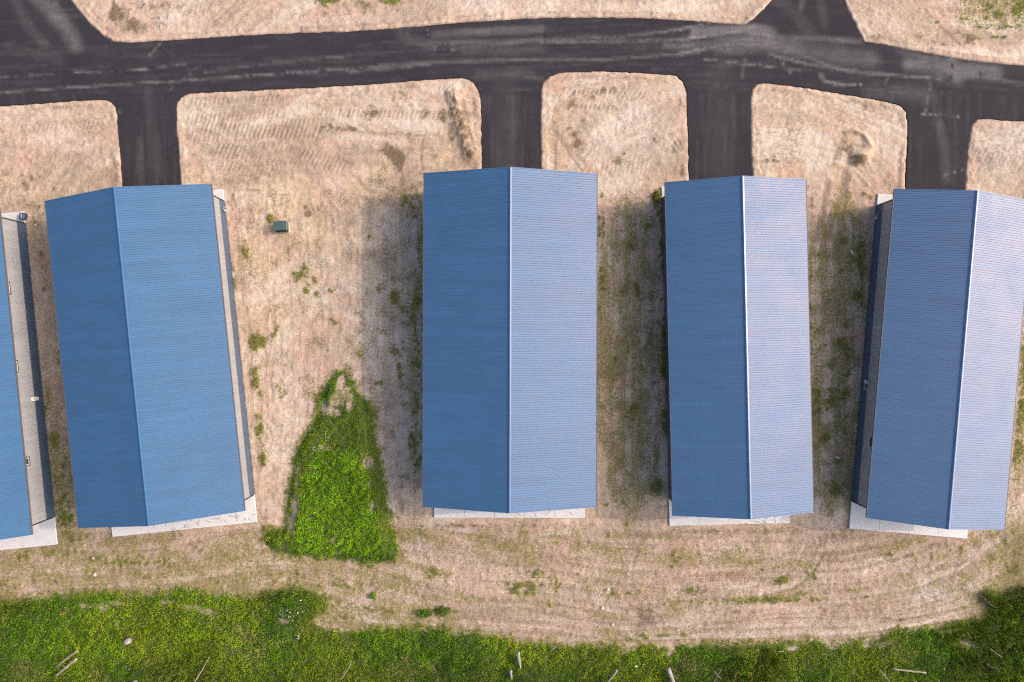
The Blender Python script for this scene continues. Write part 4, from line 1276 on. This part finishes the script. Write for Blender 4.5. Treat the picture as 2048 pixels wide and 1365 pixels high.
def domes(L, cx, cy, R, Hc, tint, per, size, base=None, tilt=0.9, straw=0.03, flower=None):
    """leaf clumps: dome-shaped mounds of leaves at (cx, cy)"""
    n = len(cx)
    per = np.maximum(1, (per * np.ones(n)).astype(int))
    k = np.repeat(np.arange(n), per)
    m = len(k)
    r = np.sqrt(RNG.random(m)) * 1.08
    th = RNG.random(m) * 2 * math.pi
    x = cx[k] + np.cos(th) * r * R[k]
    y = cy[k] + np.sin(th) * r * R[k]
    dome = np.clip(1 - 0.85 * r * r, 0.03, 1)
    dep = RNG.random(m) ** 1.6
    z = (gz(x, y) if base is None else base) + Hc[k] * dome * (1 - 0.55 * dep) + 0.02
    nr = np.stack([np.cos(th) * r * 1.1, np.sin(th) * r * 1.1, np.ones(m)], 1) + RNG.normal(size=(m, 3)) * tilt * 0.55
    nr[:, 2] = np.abs(nr[:, 2]) + 0.1
    t = tint[k] * (0.84 + 0.36 * RNG.random(m))[:, None]
    q = RNG.random(m) < straw
    t[q] = np.array([0.27, 0.21, 0.10]) * (0.7 + 0.6 * RNG.random(q.sum()))[:, None]
    if flower is not None:
        fm, fc = flower
        q = RNG.random(m) < fm[k]
        t[q] = fc[k][q]
    L.add(np.stack([x, y, z], 1), nr, size * (0.65 + 0.7 * RNG.random(m)), t, 0.62)


def scatter(x0, x1, y0, y1, cell):
    xs = np.arange(x0, x1, cell)
    ys = np.arange(y0, y1, cell)
    a_, b_ = np.meshgrid(xs, ys)
    return (a_ + RNG.uniform(-.5, .5, a_.shape) * cell).ravel(), (b_ + RNG.uniform(-.5, .5, b_.shape) * cell).ravel()


def tint_at(x, y, shift=0.0, s=101):
    a_ = fbm(x * 0.22, y * 0.22, s, 3)
    b_ = RNG.random(len(x))
    w = np.clip(0.5 + (a_ - 0.5) * 3.6 + (b_ - 0.5) * 0.8 + shift, 0, 1)
    w = np.clip(w + (RNG.random(len(x)) - .5) * .35, 0, 1)
    c = np.where((w < 0.5)[:, None], PAL[3] + (PAL[0] - PAL[3]) * (w * 2)[:, None], PAL[0] + (PAL[2] - PAL[0]) * ((w - 0.5) * 2)[:, None])
    q = RNG.random(len(x)) < 0.10
    c[q] = PAL[1]
    q = RNG.random(len(x)) < 0.008
    c[q] = PAL[4]
    return c


def bare_at(u, v):
    f = Field(u, v)
    b = f.zero()
    for c in BARE:
        f.ell(b, c[0], c[1], c[2], c[3], c[4], 1.0, 0.35)
    return b


# white flower heads and yellow bloom inside the growth: px, py, r, colour, share
WH, YL = np.array([0.55, 0.60, 0.55]), np.array([0.62, 0.46, 0.02])
BLOOM = [(623, 860, 9, WH, .3), (655, 870, 11, WH, .3), (637, 888, 13, WH, .35), (728, 868, 9, WH, .35), (740, 885, 5, WH, .2), (640, 775, 4, WH, .25), (590, 966, 8, YL, .6), (581, 1005, 7, YL, .75), (540, 1078, 5, YL, .5), (773, 1046, 5, YL, .5),
         (788, 1087, 5, YL, .6), (668, 1118, 4, YL, .6), (567, 1000, 4, WH, .5), (563, 1025, 5, WH, .5), (515, 1230, 14, WH, .28), (505, 1222, 8, WH, .25), (575, 1225, 20, WH, .22), (600, 1205, 14, WH, .12), (450, 1210, 10, WH, .12), (590, 1262, 14, WH, .2), (460, 1272, 10, YL, .14), (490, 1290, 12, YL, .12), (672, 1270, 6, YL, .3), (690, 1275, 5, YL, .25), (735, 1292, 6, YL, .2), (260, 1262, 10, YL, .14), (1350, 1303, 6, YL, .25), (1470, 1345, 6, YL, .25), (904, 1230, 6, YL, .5), (936, 1228, 4, YL, .5), (1940, 1277, 5, YL, .3), (1900, 1335, 14, WH, .12), (1590, 1355, 14, WH, .10), (340, 1192, 8, WH, .15)]


def bloom_at(u, v):
    f = np.zeros(len(u))
    c = np.zeros((len(u), 3))
    for px, py, r, col_, sh in BLOOM:
        m = (np.hypot(u - px, v - py) < r)
        f[m] = sh * 0.32
        c[m] = col_
    return f, c


# --- undergrowth belt along the bottom
L = Leaves()
cx, cy = scatter(-60, 61, -46, -22.5, 0.52)
u, v = cx * S0 + CX, -cy * S0 + CY
sd = Field(u, v).sdf(UNDER, 60) + (fbm(cx * 0.9, cy * 0.9, 111, 3) - 0.5) * 10
keep = (sd > 1) & (bare_at(u, v) < 0.5) & (v < 1590)
cx, cy, u, v, sd = cx[keep], cy[keep], u[keep], v[keep], sd[keep]
big = fbm(cx * 0.3, cy * 0.3, 121, 3)
# the lower right is tall grass rather than bramble
gr = sstep(1860, 1960, u + (fbm(cx * .4, cy * .4, 5, 2) - .5) * 120) * (1 - sstep(1325, 1365, v) * (u < 1990))
gr = np.maximum(gr, sstep(0.55, 0.7, fbm(cx * 0.12, cy * 0.12, 131, 3)) * 0.6)
lowedge = sstep(0, 12, sd)
Rr = 0.30 + 0.26 * RNG.random(len(cx)) + 0.12 * big
Hh = (0.16 + 0.62 * big * RNG.random(len(cx)) + 0.25 * RNG.random(len(cx))) * (0.45 + 0.55 * lowedge)
shr = sstep(0.50, 0.70, fbm(cx * 0.42, cy * 0.42, 127, 3, 0.6))          # shrubby mounds
Hh = Hh * (0.65 + 0.45 * shr) + 0.6 * shr * lowedge
Rr = Rr * (1 + 0.25 * shr)
tn = tint_at(cx, cy, 0.02)
tn = tn * (1 - 0.25 * shr * RNG.random(len(cx)))[:, None]
dry = sstep(0.60, 0.72, fbm(cx * 0.35 + 31, cy * 0.35, 129, 3, 0.6)) * (RNG.random(len(cx)) < 0.55)
tn = tn * (1 - 0.7 * dry)[:, None] + np.array([0.26, 0.215, 0.085]) * (0.7 * dry)[:, None]
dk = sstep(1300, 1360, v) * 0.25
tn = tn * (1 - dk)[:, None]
olive = sstep(0.5, 0.68, fbm(cx * 0.16 + 9, cy * 0.16, 141, 3))[:, None]
tn = tn * (1 - 0.55 * olive) + np.array([0.160, 0.200, 0.010]) * 0.55 * olive
ff, fc_ = bloom_at(u, v)
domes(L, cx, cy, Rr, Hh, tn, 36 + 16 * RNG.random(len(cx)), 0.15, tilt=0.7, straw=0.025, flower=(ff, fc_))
# tall blades
m = gr * RNG.random(len(cx)) > 0.12
bx_, by_ = cx[m], cy[m]
k = np.repeat(np.arange(len(bx_)), 16)
x = bx_[k] + RNG.normal(size=len(k)) * 0.24
y = by_[k] + RNG.normal(size=len(k)) * 0.24
hb = 0.45 + 0.5 * RNG.random(len(k))
lean = RNG.normal(size=(len(k), 2)) * 0.22 + np.array([-0.12, -0.03])
zc = gz(x, y) + hb * 0.5
e = np.stack([lean[:, 0], lean[:, 1], np.ones(len(k))], 1)
# a blade is a long narrow leaf standing up: its normal is horizontal-ish
th = RNG.random(len(k)) * 2 * math.pi


def blades(Lb, x, y, z0, hb, lean, tint, wid):
    n = len(x)
    th = RNG.random(n) * 2 * math.pi
    sx, sy = np.cos(th) * wid, np.sin(th) * wid
    b = np.stack([x, y, z0], 1)
    t = np.stack([x + lean[:, 0] * hb, y + lean[:, 1] * hb, z0 + hb], 1)
    mid = (b + t) / 2 + np.stack([lean[:, 0] * 0, lean[:, 1] * 0, hb * 0.08], 1)
    sd_ = np.stack([sx, sy, np.zeros(n)], 1)
    v = np.stack([b, mid + sd_, t, mid - sd_], 1).reshape(-1, 3)
    Lb.append((v, tint))


def blade_mesh(name, Lb):
    v = np.concatenate([a_ for a_, b_ in Lb]); t = np.concatenate([b_ for a_, b_ in Lb])
    me = np_mesh(name, v, np.arange(len(v)).reshape(-1, 4), False)
    set_col(me, 'tint', np.repeat(np.clip(t, 0.004, 0.8), 4, axis=0))
    return me


LB = []
tt = np.array([0.115, 0.155, 0.018]) * (0.55 + 0.8 * RNG.random(len(k)))[:, None]
q = RNG.random(len(k)) < 0.10
tt[q] = np.array([0.30, 0.25, 0.10])
blades(LB, x, y, gz(x, y), hb, lean, tt, 0.035)
o = link('undergrowth', L.mesh('undergrowth'), M['leaf'])
tag(o, 'belt of bramble and leafy weeds along the bottom edge of the dirt track', 'undergrowth', kind='stuff')
o = link('tall_grass', blade_mesh('tall_grass', LB), M['leaf'])
tag(o, 'tall green grass growing among the brambles beyond the dirt track', 'grass', kind='stuff')

# --- weeds on the triangular mound
L = Leaves()
cx, cy = scatter(-26, -11, -23, -2.5, 0.42)
u, v = cx * S0 + CX, -cy * S0 + CY
sd = Field(u, v).sdf(PATCH, 30) + (fbm(cx * 1.1, cy * 1.1, 151, 3) - 0.5) * 7
keep = (sd > 0.5) & (bare_at(u, v) < 0.5)
cx, cy, u, v, sd = cx[keep], cy[keep], u[keep], v[keep], sd[keep]
INNER = [(640, 902), (705, 898), (733, 930), (744, 985), (758, 1045), (775, 1095), (740, 1112), (650, 1106), (592, 1092), (592, 1055), (604, 1000), (610, 940)]
inn = sstep(-4, 6, Field(u, v).sdf(INNER, 20))
tn = tint_at(cx, cy, 0.0, 161)
bright = np.array([0.165, 0.345, 0.005]) * (0.8 + 0.4 * RNG.random(len(cx)))[:, None]
tn = tn * (1 - 0.75 * inn)[:, None] + bright * (0.75 * inn)[:, None]
yel = sstep(735, 755, u) * (1 - sstep(860, 900, v))
tn = tn * (1 - 0.6 * yel)[:, None] + np.array([0.16, 0.17, 0.02]) * (0.6 * yel)[:, None]
ff, fc_ = bloom_at(u, v)
edge = sstep(0, 12, sd)
mnd = sstep(0.45, 0.7, fbm(cx * 0.6, cy * 0.6, 163, 3, 0.6))
Rr = 0.24 + 0.16 * RNG.random(len(cx))
Hh = (0.10 + 0.30 * RNG.random(len(cx)) + 0.18 * inn + 0.45 * mnd) * (0.4 + 0.6 * edge)
tn = tn * (0.82 + 0.3 * mnd)[:, None]
domes(L, cx, cy, Rr, Hh, tn, 28 + 16 * inn, 0.115, tilt=0.65, straw=0.015, flower=(ff, fc_))
o = link('weed_cover', L.mesh('weed_cover'), M['leaf'])
tag(o, 'triangle of dense bright green weeds left of the middle hall', 'weeds', kind='stuff')

# --- thin grass and moss tufts wherever the soil carries growth
gsel = np.nonzero((grass_n > 0.25) & (vegc < 0.3) & (roadsd < -3) & (np.abs(X) < 55.5) & (Y < 38) & (Y > -40))[0]
pick = gsel[RNG.random(len(gsel)) < 0.9 * grass_n[gsel]]
x = X[pick] + RNG.uniform(-.08, .08, len(pick))
y = Y[pick] + RNG.uniform(-.08, .08, len(pick))
L = Leaves()
t = np.array([0.105, 0.135, 0.018]) * (0.6 + 0.8 * RNG.random(len(pick)))[:, None]
lush = fbm(x * 0.3, y * 0.3, 171, 2)
t = t * (1 - sstep(.5, .65, lush) * .5)[:, None] + np.array([0.065, 0.125, 0.012]) * (sstep(.5, .65, lush) * .5)[:, None]
nr = RNG.normal(size=(len(pick), 3)) * 0.55 + np.array([0, 0, 1.0])
nr[:, 2] = np.abs(nr[:, 2]) + .1
L.add(np.stack([x, y, gz(x, y) + 0.02 + 0.09 * RNG.random(len(pick))], 1), nr, 0.13 * (0.6 + 0.8 * RNG.random(len(pick))), t, 0.6)
# dry olive scraps in the thin growth
tsel = np.nonzero((thin_n > 0.5) & (vegc < 0.3) & (roadsd < -4) & (np.abs(X) < 55.5) & (Y < 38) & (Y > -40))[0]
pick = tsel[RNG.random(len(tsel)) < 0.22]
x = X[pick] + RNG.uniform(-.08, .08, len(pick))
y = Y[pick] + RNG.uniform(-.08, .08, len(pick))
t = np.array([0.19, 0.165, 0.06]) * (0.5 + 0.9 * RNG.random(len(pick)))[:, None]
nr = RNG.normal(size=(len(pick), 3)) * 0.7 + np.array([0, 0, 1.0])
nr[:, 2] = np.abs(nr[:, 2]) + .1
L.add(np.stack([x, y, gz(x, y) + 0.02 + 0.05 * RNG.random(len(pick))], 1), nr, 0.12 * (0.6 + 0.9 * RNG.random(len(pick))), t, 0.35)
okm = np.ones(1)
gcover = link('grass', L.mesh('grass'), M['leaf'])
tag(gcover, 'thin patchy grass and moss growing through the sandy soil between the halls', 'grass', kind='stuff')

# --- single bushes
BUSH = [
    (850, 1227, 17, 6, 0.45, (0.07, 0.14, 0.012), 'low elongated bright green bush on the dirt track, left of its taller neighbour'),
    (886, 1221, 15, 9, 0.55, (0.085, 0.12, 0.022), 'olive bush on the dirt track with yellow bloom beside it'),
    (1313, 394, 8, 13, 0.6, (0.14, 0.14, 0.03), 'yellowish bush at the white slab corner of the narrow hall'),
    (542, 437, 4, 8, 0.42, (0.17, 0.16, 0.03), 'yellow green weed touching the transformer cabinet'),
    (747, 1192, 4, 8, 0.41, (0.10, 0.17, 0.015), 'small upright green tuft on the olive part of the dirt track')]
for bxp, byp, rx, ry, hh, colr, lab in BUSH:
    L = Leaves()
    p = G(bxp, byp)
    tall = hh >= 0.4
    nb = int(rx * ry / (6 if tall else 2.6)) + 6
    th = RNG.random(nb) * 2 * math.pi
    rr = np.abs(RNG.normal(size=nb)) * 0.5 if not tall else np.sqrt(RNG.random(nb)) * 0.9
    lob = 1 + 0.5 * np.sin(th * 3 + bxp) * (not tall)
    cx = np.cos(th) * rr * lob * rx / S0
    cy = np.sin(th) * rr * lob * ry / S0
    tn = np.array(colr) * 1.35 * (0.7 + 0.6 * RNG.random(nb))[:, None]
    zb = float(gz(p.x, p.y))
    if tall:
        domes(L, cx, cy, 0.15 + 0.12 * RNG.random(nb), hh * (0.4 + 0.6 * RNG.random(nb)), tn, 30, 0.12, base=0.0, straw=0.05)
    else:
        domes(L, cx, cy, 0.06 + 0.08 * RNG.random(nb), 0.05 + 0.07 * RNG.random(nb), tn, 9, 0.10, base=0.0, straw=0.06)
    o = link('bush' if hh >= 0.4 else 'weed_clump', L.mesh('bush'), M['leaf'])
    o.location = (p.x, p.y, zb)
    tag(o, lab, 'bush' if hh >= 0.4 else 'weed')

# ------------------------------------------------------------------ dead wood in the undergrowth
rnd = random.Random(5)


def logtube(pts, w, z=0.5, mat='grey_wood', name='log', n=9, label='', cat='log', branch=None, jit=0.12):
    P = [G(q[0], q[1], z if not isinstance(z, (list, tuple)) else z[k]) for k, q in enumerate(pts)]
    P2 = []
    R2 = []
    w = w if isinstance(w, (list, tuple)) else [w] * len(pts)
    for k in range(len(P) - 1):
        for s_ in range(5):
            t_ = s_ / 5
            q = P[k].lerp(P[k + 1], t_) + Vector((rnd.uniform(-.02, .02), rnd.uniform(-.02, .02), rnd.uniform(-.02, .02)))
            P2.append(q)
            R2.append((w[k] * (1 - t_) + w[k + 1] * t_) / S0 / 2 * 0.85)
    P2.append(P[-1])
    R2.append(w[-1] / S0 / 2)
    base = P2[len(P2) // 2].copy()
    base.z = float(gz(base.x, base.y))
    mb = MB()
    mb.tube([q - base for q in P2], R2, n, jit, rnd)
    if branch:
        b0, b1, bw = branch
        A, B = G(*b0, z if not isinstance(z, (list, tuple)) else z[0]), G(*b1, (z if not isinstance(z, (list, tuple)) else z[0]) - .1)
        pts_ = [A.lerp(B, s_ / 4) - base for s_ in range(5)]
        mb.tube(pts_, [bw / S0 / 2 * (1 - .12 * s_) for s_ in range(5)], 7, jit, rnd)
    o = mb.build(name, M[mat], None, True)
    o.location = base
    tag(o, label, cat)
    return o


logtube([(156, 1302), (133, 1317), (111, 1335)], [4.6, 3.6, 2.0], 0.75, 'pale_wood', 'forked_log', label='pale forked dead branch lying in the brambles, above a thicker log', cat='log', branch=((134, 1317), (111, 1341), 2.4))
logtube([(153, 1318), (132, 1335), (111, 1353)], [6.5, 6.5, 3.0], 0.75, 'pale_wood', 'log', label='thick pale straight log in the brambles below the forked branch', cat='log')
logtube([(419, 1314), (409, 1332), (406, 1338), (388, 1366)], [2.6, 2.2, 3.0, 3.4], 0.8, 'pale_wood', 'branch', label='bent pale dead branch reaching the bottom edge among yellow green brambles', cat='branch')
logtube([(703, 1323), (695, 1341), (681, 1360)], [1.6, 2.4, 2.2], 0.85, 'pale_wood', 'branch', label='thin curved pale stick in the dark brambles, left of the grey logs', cat='branch')
logtube([(1036, 1305), (1038, 1320), (1041, 1337)], [8.5, 7.5, 3.6], [1.0, 0.75, 0.5], 'grey_wood', 'log', label='stout grey leaning dead log, taller of the close pair in the brambles', cat='log')
logtube([(1021, 1342), (1023, 1358)], [7.5, 4.0], [0.9, 0.5], 'grey_wood', 'log', label='short grey dead log just below the stout leaning one', cat='log')
logtube([(1336, 1337), (1343, 1355), (1349, 1372)], [9.5, 9.5, 8.0], [1.0, 0.8, 0.6], 'grey_wood', 'log', label='thick grey log end sticking up at the bottom edge under the dirt track', cat='log')
logtube([(1235, 1340), (1226, 1352), (1214, 1366)], [5.0, 4.5, 3.5], 0.75, 'grey_wood', 'log', label='slim grey log slanting down left in the brambles at the bottom edge', cat='log')
logtube([(1784, 1338), (1815, 1342), (1852, 1346)], [3.6, 4.4, 3.4], 0.8, 'pale_wood', 'log', label='long pale log lying level in dark brambles', cat='log')
logtube([(1428, 1343), (1442, 1358)], [1.5, 1.2], 0.95, 'pale_wood', 'twig', label='thin straight pale twig crossing a brown branch in the brambles', cat='twig')
logtube([(1443, 1338), (1434, 1352), (1426, 1368)], [2.4, 3.0, 3.0], 0.75, 'dark_wood', 'branch', label='brown branch under a crossing pale twig at the bottom edge', cat='branch')
logtube([(1760, 1340), (1770, 1352), (1780, 1366)], [1.4, 1.8, 1.4], 0.9, 'grey_wood', 'twig', label='thin grey twig below the left end of the long pale log', cat='twig')
logtube([(1104, 1300), (1112, 1293)], [3.4, 2.6], 0.5, 'pale_wood', 'wood_chunk', label='short whitish wood chunk at the edge of the dirt track', cat='wood')
logtube([(1555, 1304), (1568, 1303)], [2.4, 1.8], 0.6, 'pale_wood', 'wood_chunk', label='small pale stick at the front edge of the brambles', cat='wood')
logtube([(1960, 1190), (1972, 1202), (1985, 1213)], [3.0, 4.5, 4.0], 0.35, 'dark_wood', 'log', label='dark rotten log where the track meets the grass bank', cat='log')
logtube([(1980, 1297), (2004, 1316)], [1.3, 1.3], 0.95, 'pale_wood', 'twig', label='pale bent stalk lying in the tall grass bank', cat='twig')
logtube([(1972, 1328), (2000, 1345)], [4.0, 3.0], 0.6, 'dark_wood', 'branch', label='grey brown branch in the tall grass bank near the corner', cat='branch')
logtube([(691, 814.5), (699, 811.5)], [1.6, 1.6], 0.6, 'pale_wood', 'twig', label='short pale stick on the bare top of the weedy triangle', cat='twig')
logtube([(689, 1231), (694, 1240)], [1.1, 1.1], 0.1, 'pale_wood', 'twig', label='thin white twig lying on the brown dirt track', cat='twig')


def stump(px, py, r, h, label):
    p = G(px, py)
    mb = MB()
    pts = [(0, 0, -0.15), (0.02, 0, h * 0.4), (0.0, 0.03, h * 0.85), (0.02, 0.02, h)]
    mb.tube(pts, [r * 1.25, r, r * 0.95, r * 0.7], 11, 0.12, rnd)
    o = mb.build('stump', M['grey_wood'], None, True)
    o.location = (p.x, p.y, float(gz(p.x, p.y)))
    tag(o, label, 'stump')


stump(261, 1279, 0.30, 0.75, 'round grey tree stump standing clear in the yellow green brambles')
stump(272, 1364, 0.30, 0.70, 'grey tree stump cut by the bottom edge of the picture')


# scattered litter and stones
def scrap(name, a_, b_, w, mat, label, cat, head=0):
    A, B = G(*a_), G(*b_)
    c = (A + B) / 2
    d = B - A
    o_ = empty(name, (c.x, c.y, float(gz(c.x, c.y)) + 0.05), math.atan2(d.y, d.x))
    l_ = d.length / 2
    mb = MB()
    if head:
        mb.tube([(-l_, 0, 0), (l_ * .5, 0, 0), (l_, 0, 0.01)], [w, w, w], 10)
        mb.tube([(l_ * 0.55, 0, 0), (l_ + 0.04, 0, 0)], [w * head, w * head], 10)
    else:
        mb.prism([(-l_, -w, 0), (l_, -w * .8, 0.02), (l_ * .96, w, 0.03), (-l_ * .9, w * .7, 0.02)], (0, 0, 0.03))
    bpy.data.objects.remove(o_)
    ob = mb.build(name, M[mat])
    ob.location = (c.x, c.y, float(gz(c.x, c.y)) + 0.05)
    ob.rotation_euler = (0, 0, math.atan2(d.y, d.x))
    tag(ob, label, cat)


scrap('plastic_strip', (1700, 501), (1705, 508.5), 0.075, 'white', 'white plastic strip lying on the shaded weeds between the right halls', 'litter')
scrap('drain_pipe', (1670.5, 913.5), (1677, 916), 0.07, 'white', 'short white pipe fitting lying in the weeds between the right halls', 'pipe', 1.5)
scrap('board', (1720.5, 559), (1726, 553.5), 0.05, 'pale_wood', 'thin pale stick of wood by the blue wainscot of the right hall', 'wood')

me_stone = []
for k in range(3):
    bm = bmesh.new()
    bmesh.ops.create_icosphere(bm, subdivisions=2, radius=1.0)
    for v_ in bm.verts:
        f_ = 0.75 + 0.5 * rnd.random()
        v_.co = Vector((v_.co.x * f_ * 1.15, v_.co.y * f_, v_.co.z * f_ * 0.6))
    m_ = bpy.data.meshes.new('stone')
    bm.to_mesh(m_)
    bm.free()
    m_.materials.append(M['stone'])
    me_stone.append(m_)
ST = [(1216, 1180, .17, 'largest white stone, beside the green weeds on the dirt track'), (1205, 1216, .15, 'white stone at the lower end of the pale gravel smear'), (1196, 1208, .09, None), (1193, 1177, .10, None), (1198, 1190, .08, None), (1188, 1200, .08, None), (1200, 1198, .07, None), (1190, 1186, .08, None),
      (1225, 1249, .14, 'white stone alone in the bare pink dirt of the track'), (1255, 1147, .10, 'small white stone on bare sand above the green weeds'), (1141, 1201, .08, 'small pale stone on olive part of the track'), (1697, 438, .09, 'pale stone in the shade beside the forked tyre track'), (1738, 424, .09, 'pale stone by the gas meter of the right hall'), (70, 451, .10, 'pale stone in the lane near the navy blue box'), (170, 1091, .09, 'white stone below the end of the left lane'), (190, 1150, .16, 'grey white stone in the dry rill at the left of the track'), (187, 1117, .11, 'pale stone halfway down the dry rill'), (1270, 1328, .13, 'pinkish pale stone deep in the brambles')]
for px, py, r_, lab in ST:
    p = G(px, py)
    o = bpy.data.objects.new('stone', rnd.choice(me_stone))
    COL.objects.link(o)
    o.scale = (r_, r_, r_)
    o.rotation_euler = (0, 0, rnd.uniform(0, 6.28))
    o.location = (p.x, p.y, float(gz(p.x, p.y)) + r_ * 0.25 + (0.45 if py > 1300 else 0))
    if lab:
        tag(o, lab, 'stone')
    else:
        tag(o, 'small white stone in the pale gravel smear on the dirt track', 'stone', 'gravel smear stones')

def twigs(px0, py0, px1, py1, wd, n, label):
    A, B = G(px0, py0, WZ), G(px1, py1, WZ)
    c_ = (A + B) / 2
    mb = MB()
    for k in range(n):
        q = A.lerp(B, rnd.random()) - c_
        q = q + Vector((rnd.uniform(-1, 1) * wd * .3, rnd.uniform(-1, 1) * wd, 0.02))
        th = rnd.uniform(-.9, .9) + (1.57 if rnd.random() < .3 else 0)
        ln = rnd.uniform(.15, .65)
        e_ = q + Vector((math.cos(th) * ln, math.sin(th) * ln, 0.02))
        mb.tube([q, (q + e_) / 2 + Vector((rnd.uniform(-.05, .05), rnd.uniform(-.05, .05), .03)), e_], [.013, .011, .007], 5)
    o = mb.build('twig_litter', M['dark_wood'])
    o.location = c_
    tag(o, label, 'twigs', kind='stuff')


twigs(300, 1058, 512, 1030, 0.55, 30, 'dry twigs strewn over the slab of the wide left leaning hall')
twigs(1470, 1046, 1568, 1041, 0.22, 14, 'dry twigs strewn over the slab of the hall with the white ridge')
twigs(1010, 1032, 1150, 1032, 0.12, 7, 'few dry twigs on the slab of the widest middle hall')

# dead brushwood on the track
mb = MB()
base = G(1296, 1236)
for k in range(26):
    a0 = Vector((rnd.uniform(-.75, .75), rnd.uniform(-1.0, 1.0), 0.06))
    th = rnd.uniform(0, 6.28)
    ln = rnd.uniform(.2, .7)
    a1 = a0 + Vector((math.cos(th) * ln, math.sin(th) * ln, rnd.uniform(0, .15)))
    mb.tube([a0, (a0 + a1) / 2 + Vector((rnd.uniform(-.06, .06), rnd.uniform(-.06, .06), .05)), a1], [.022, .018, .01], 5)
o = mb.build('brushwood', M['dark_wood'])
o.location = (base.x, base.y, float(gz(base.x, base.y)))
tag(o, 'tangle of thin dead brown twigs on the bare dirt track', 'brushwood')

# ------------------------------------------------------------------ light, sky, camera
EL, AZ = math.radians(32.0), math.radians(10.6)     # sun to the right of the picture and slightly up
sv = Vector((math.cos(EL) * math.cos(AZ), math.cos(EL) * math.sin(AZ), math.sin(EL)))
sun = bpy.data.lights.new('sun', 'SUN')
sun.energy = 1.0
sun.angle = math.radians(0.6)
sun.color = (1.0, 0.80, 0.71)
so = bpy.data.objects.new('sun', sun)
COL.objects.link(so)
so.rotation_euler = sv.to_track_quat('Z', 'Y').to_euler()
so.location = sv * 200

w = bpy.data.worlds.new('World')
S.world = w
w.use_nodes = True
nt = w.node_tree
nt.nodes.clear()
sky = nt.nodes.new('ShaderNodeTexSky')
sky.sky_type = 'NISHITA'
sky.sun_disc = False
sky.sun_elevation = EL
sky.sun_rotation = math.pi / 2 - AZ
sky.air_density = 0.8
sky.dust_density = 5.0
sky.ozone_density = 0.6
bg = nt.nodes.new('ShaderNodeBackground')
bg.inputs['Strength'].default_value = 0.15
ow = nt.nodes.new('ShaderNodeOutputWorld')
nt.links.new(sky.outputs[0], bg.inputs[0])
nt.links.new(bg.outputs[0], ow.inputs[0])

cam = bpy.data.cameras.new('camera')
cam.lens = 24.0
cam.sensor_width = 36.0
cam.sensor_fit = 'HORIZONTAL'
cam.clip_end = 3000
cam.clip_start = 1.0
co = bpy.data.objects.new('camera', cam)
COL.objects.link(co)
co.location = (0, 0, H)
co.rotation_euler = (0, 0, 0)
S.camera = co

S.view_settings.view_transform = 'Standard'
S.view_settings.look = 'None'
S.view_settings.exposure = 1.16
S.view_settings.gamma = 1.0
S.cycles.max_bounces = 6
S.cycles.use_denoising = False
S.cycles.pixel_filter_type = 'BLACKMAN_HARRIS'
S.cycles.filter_width = 1.25
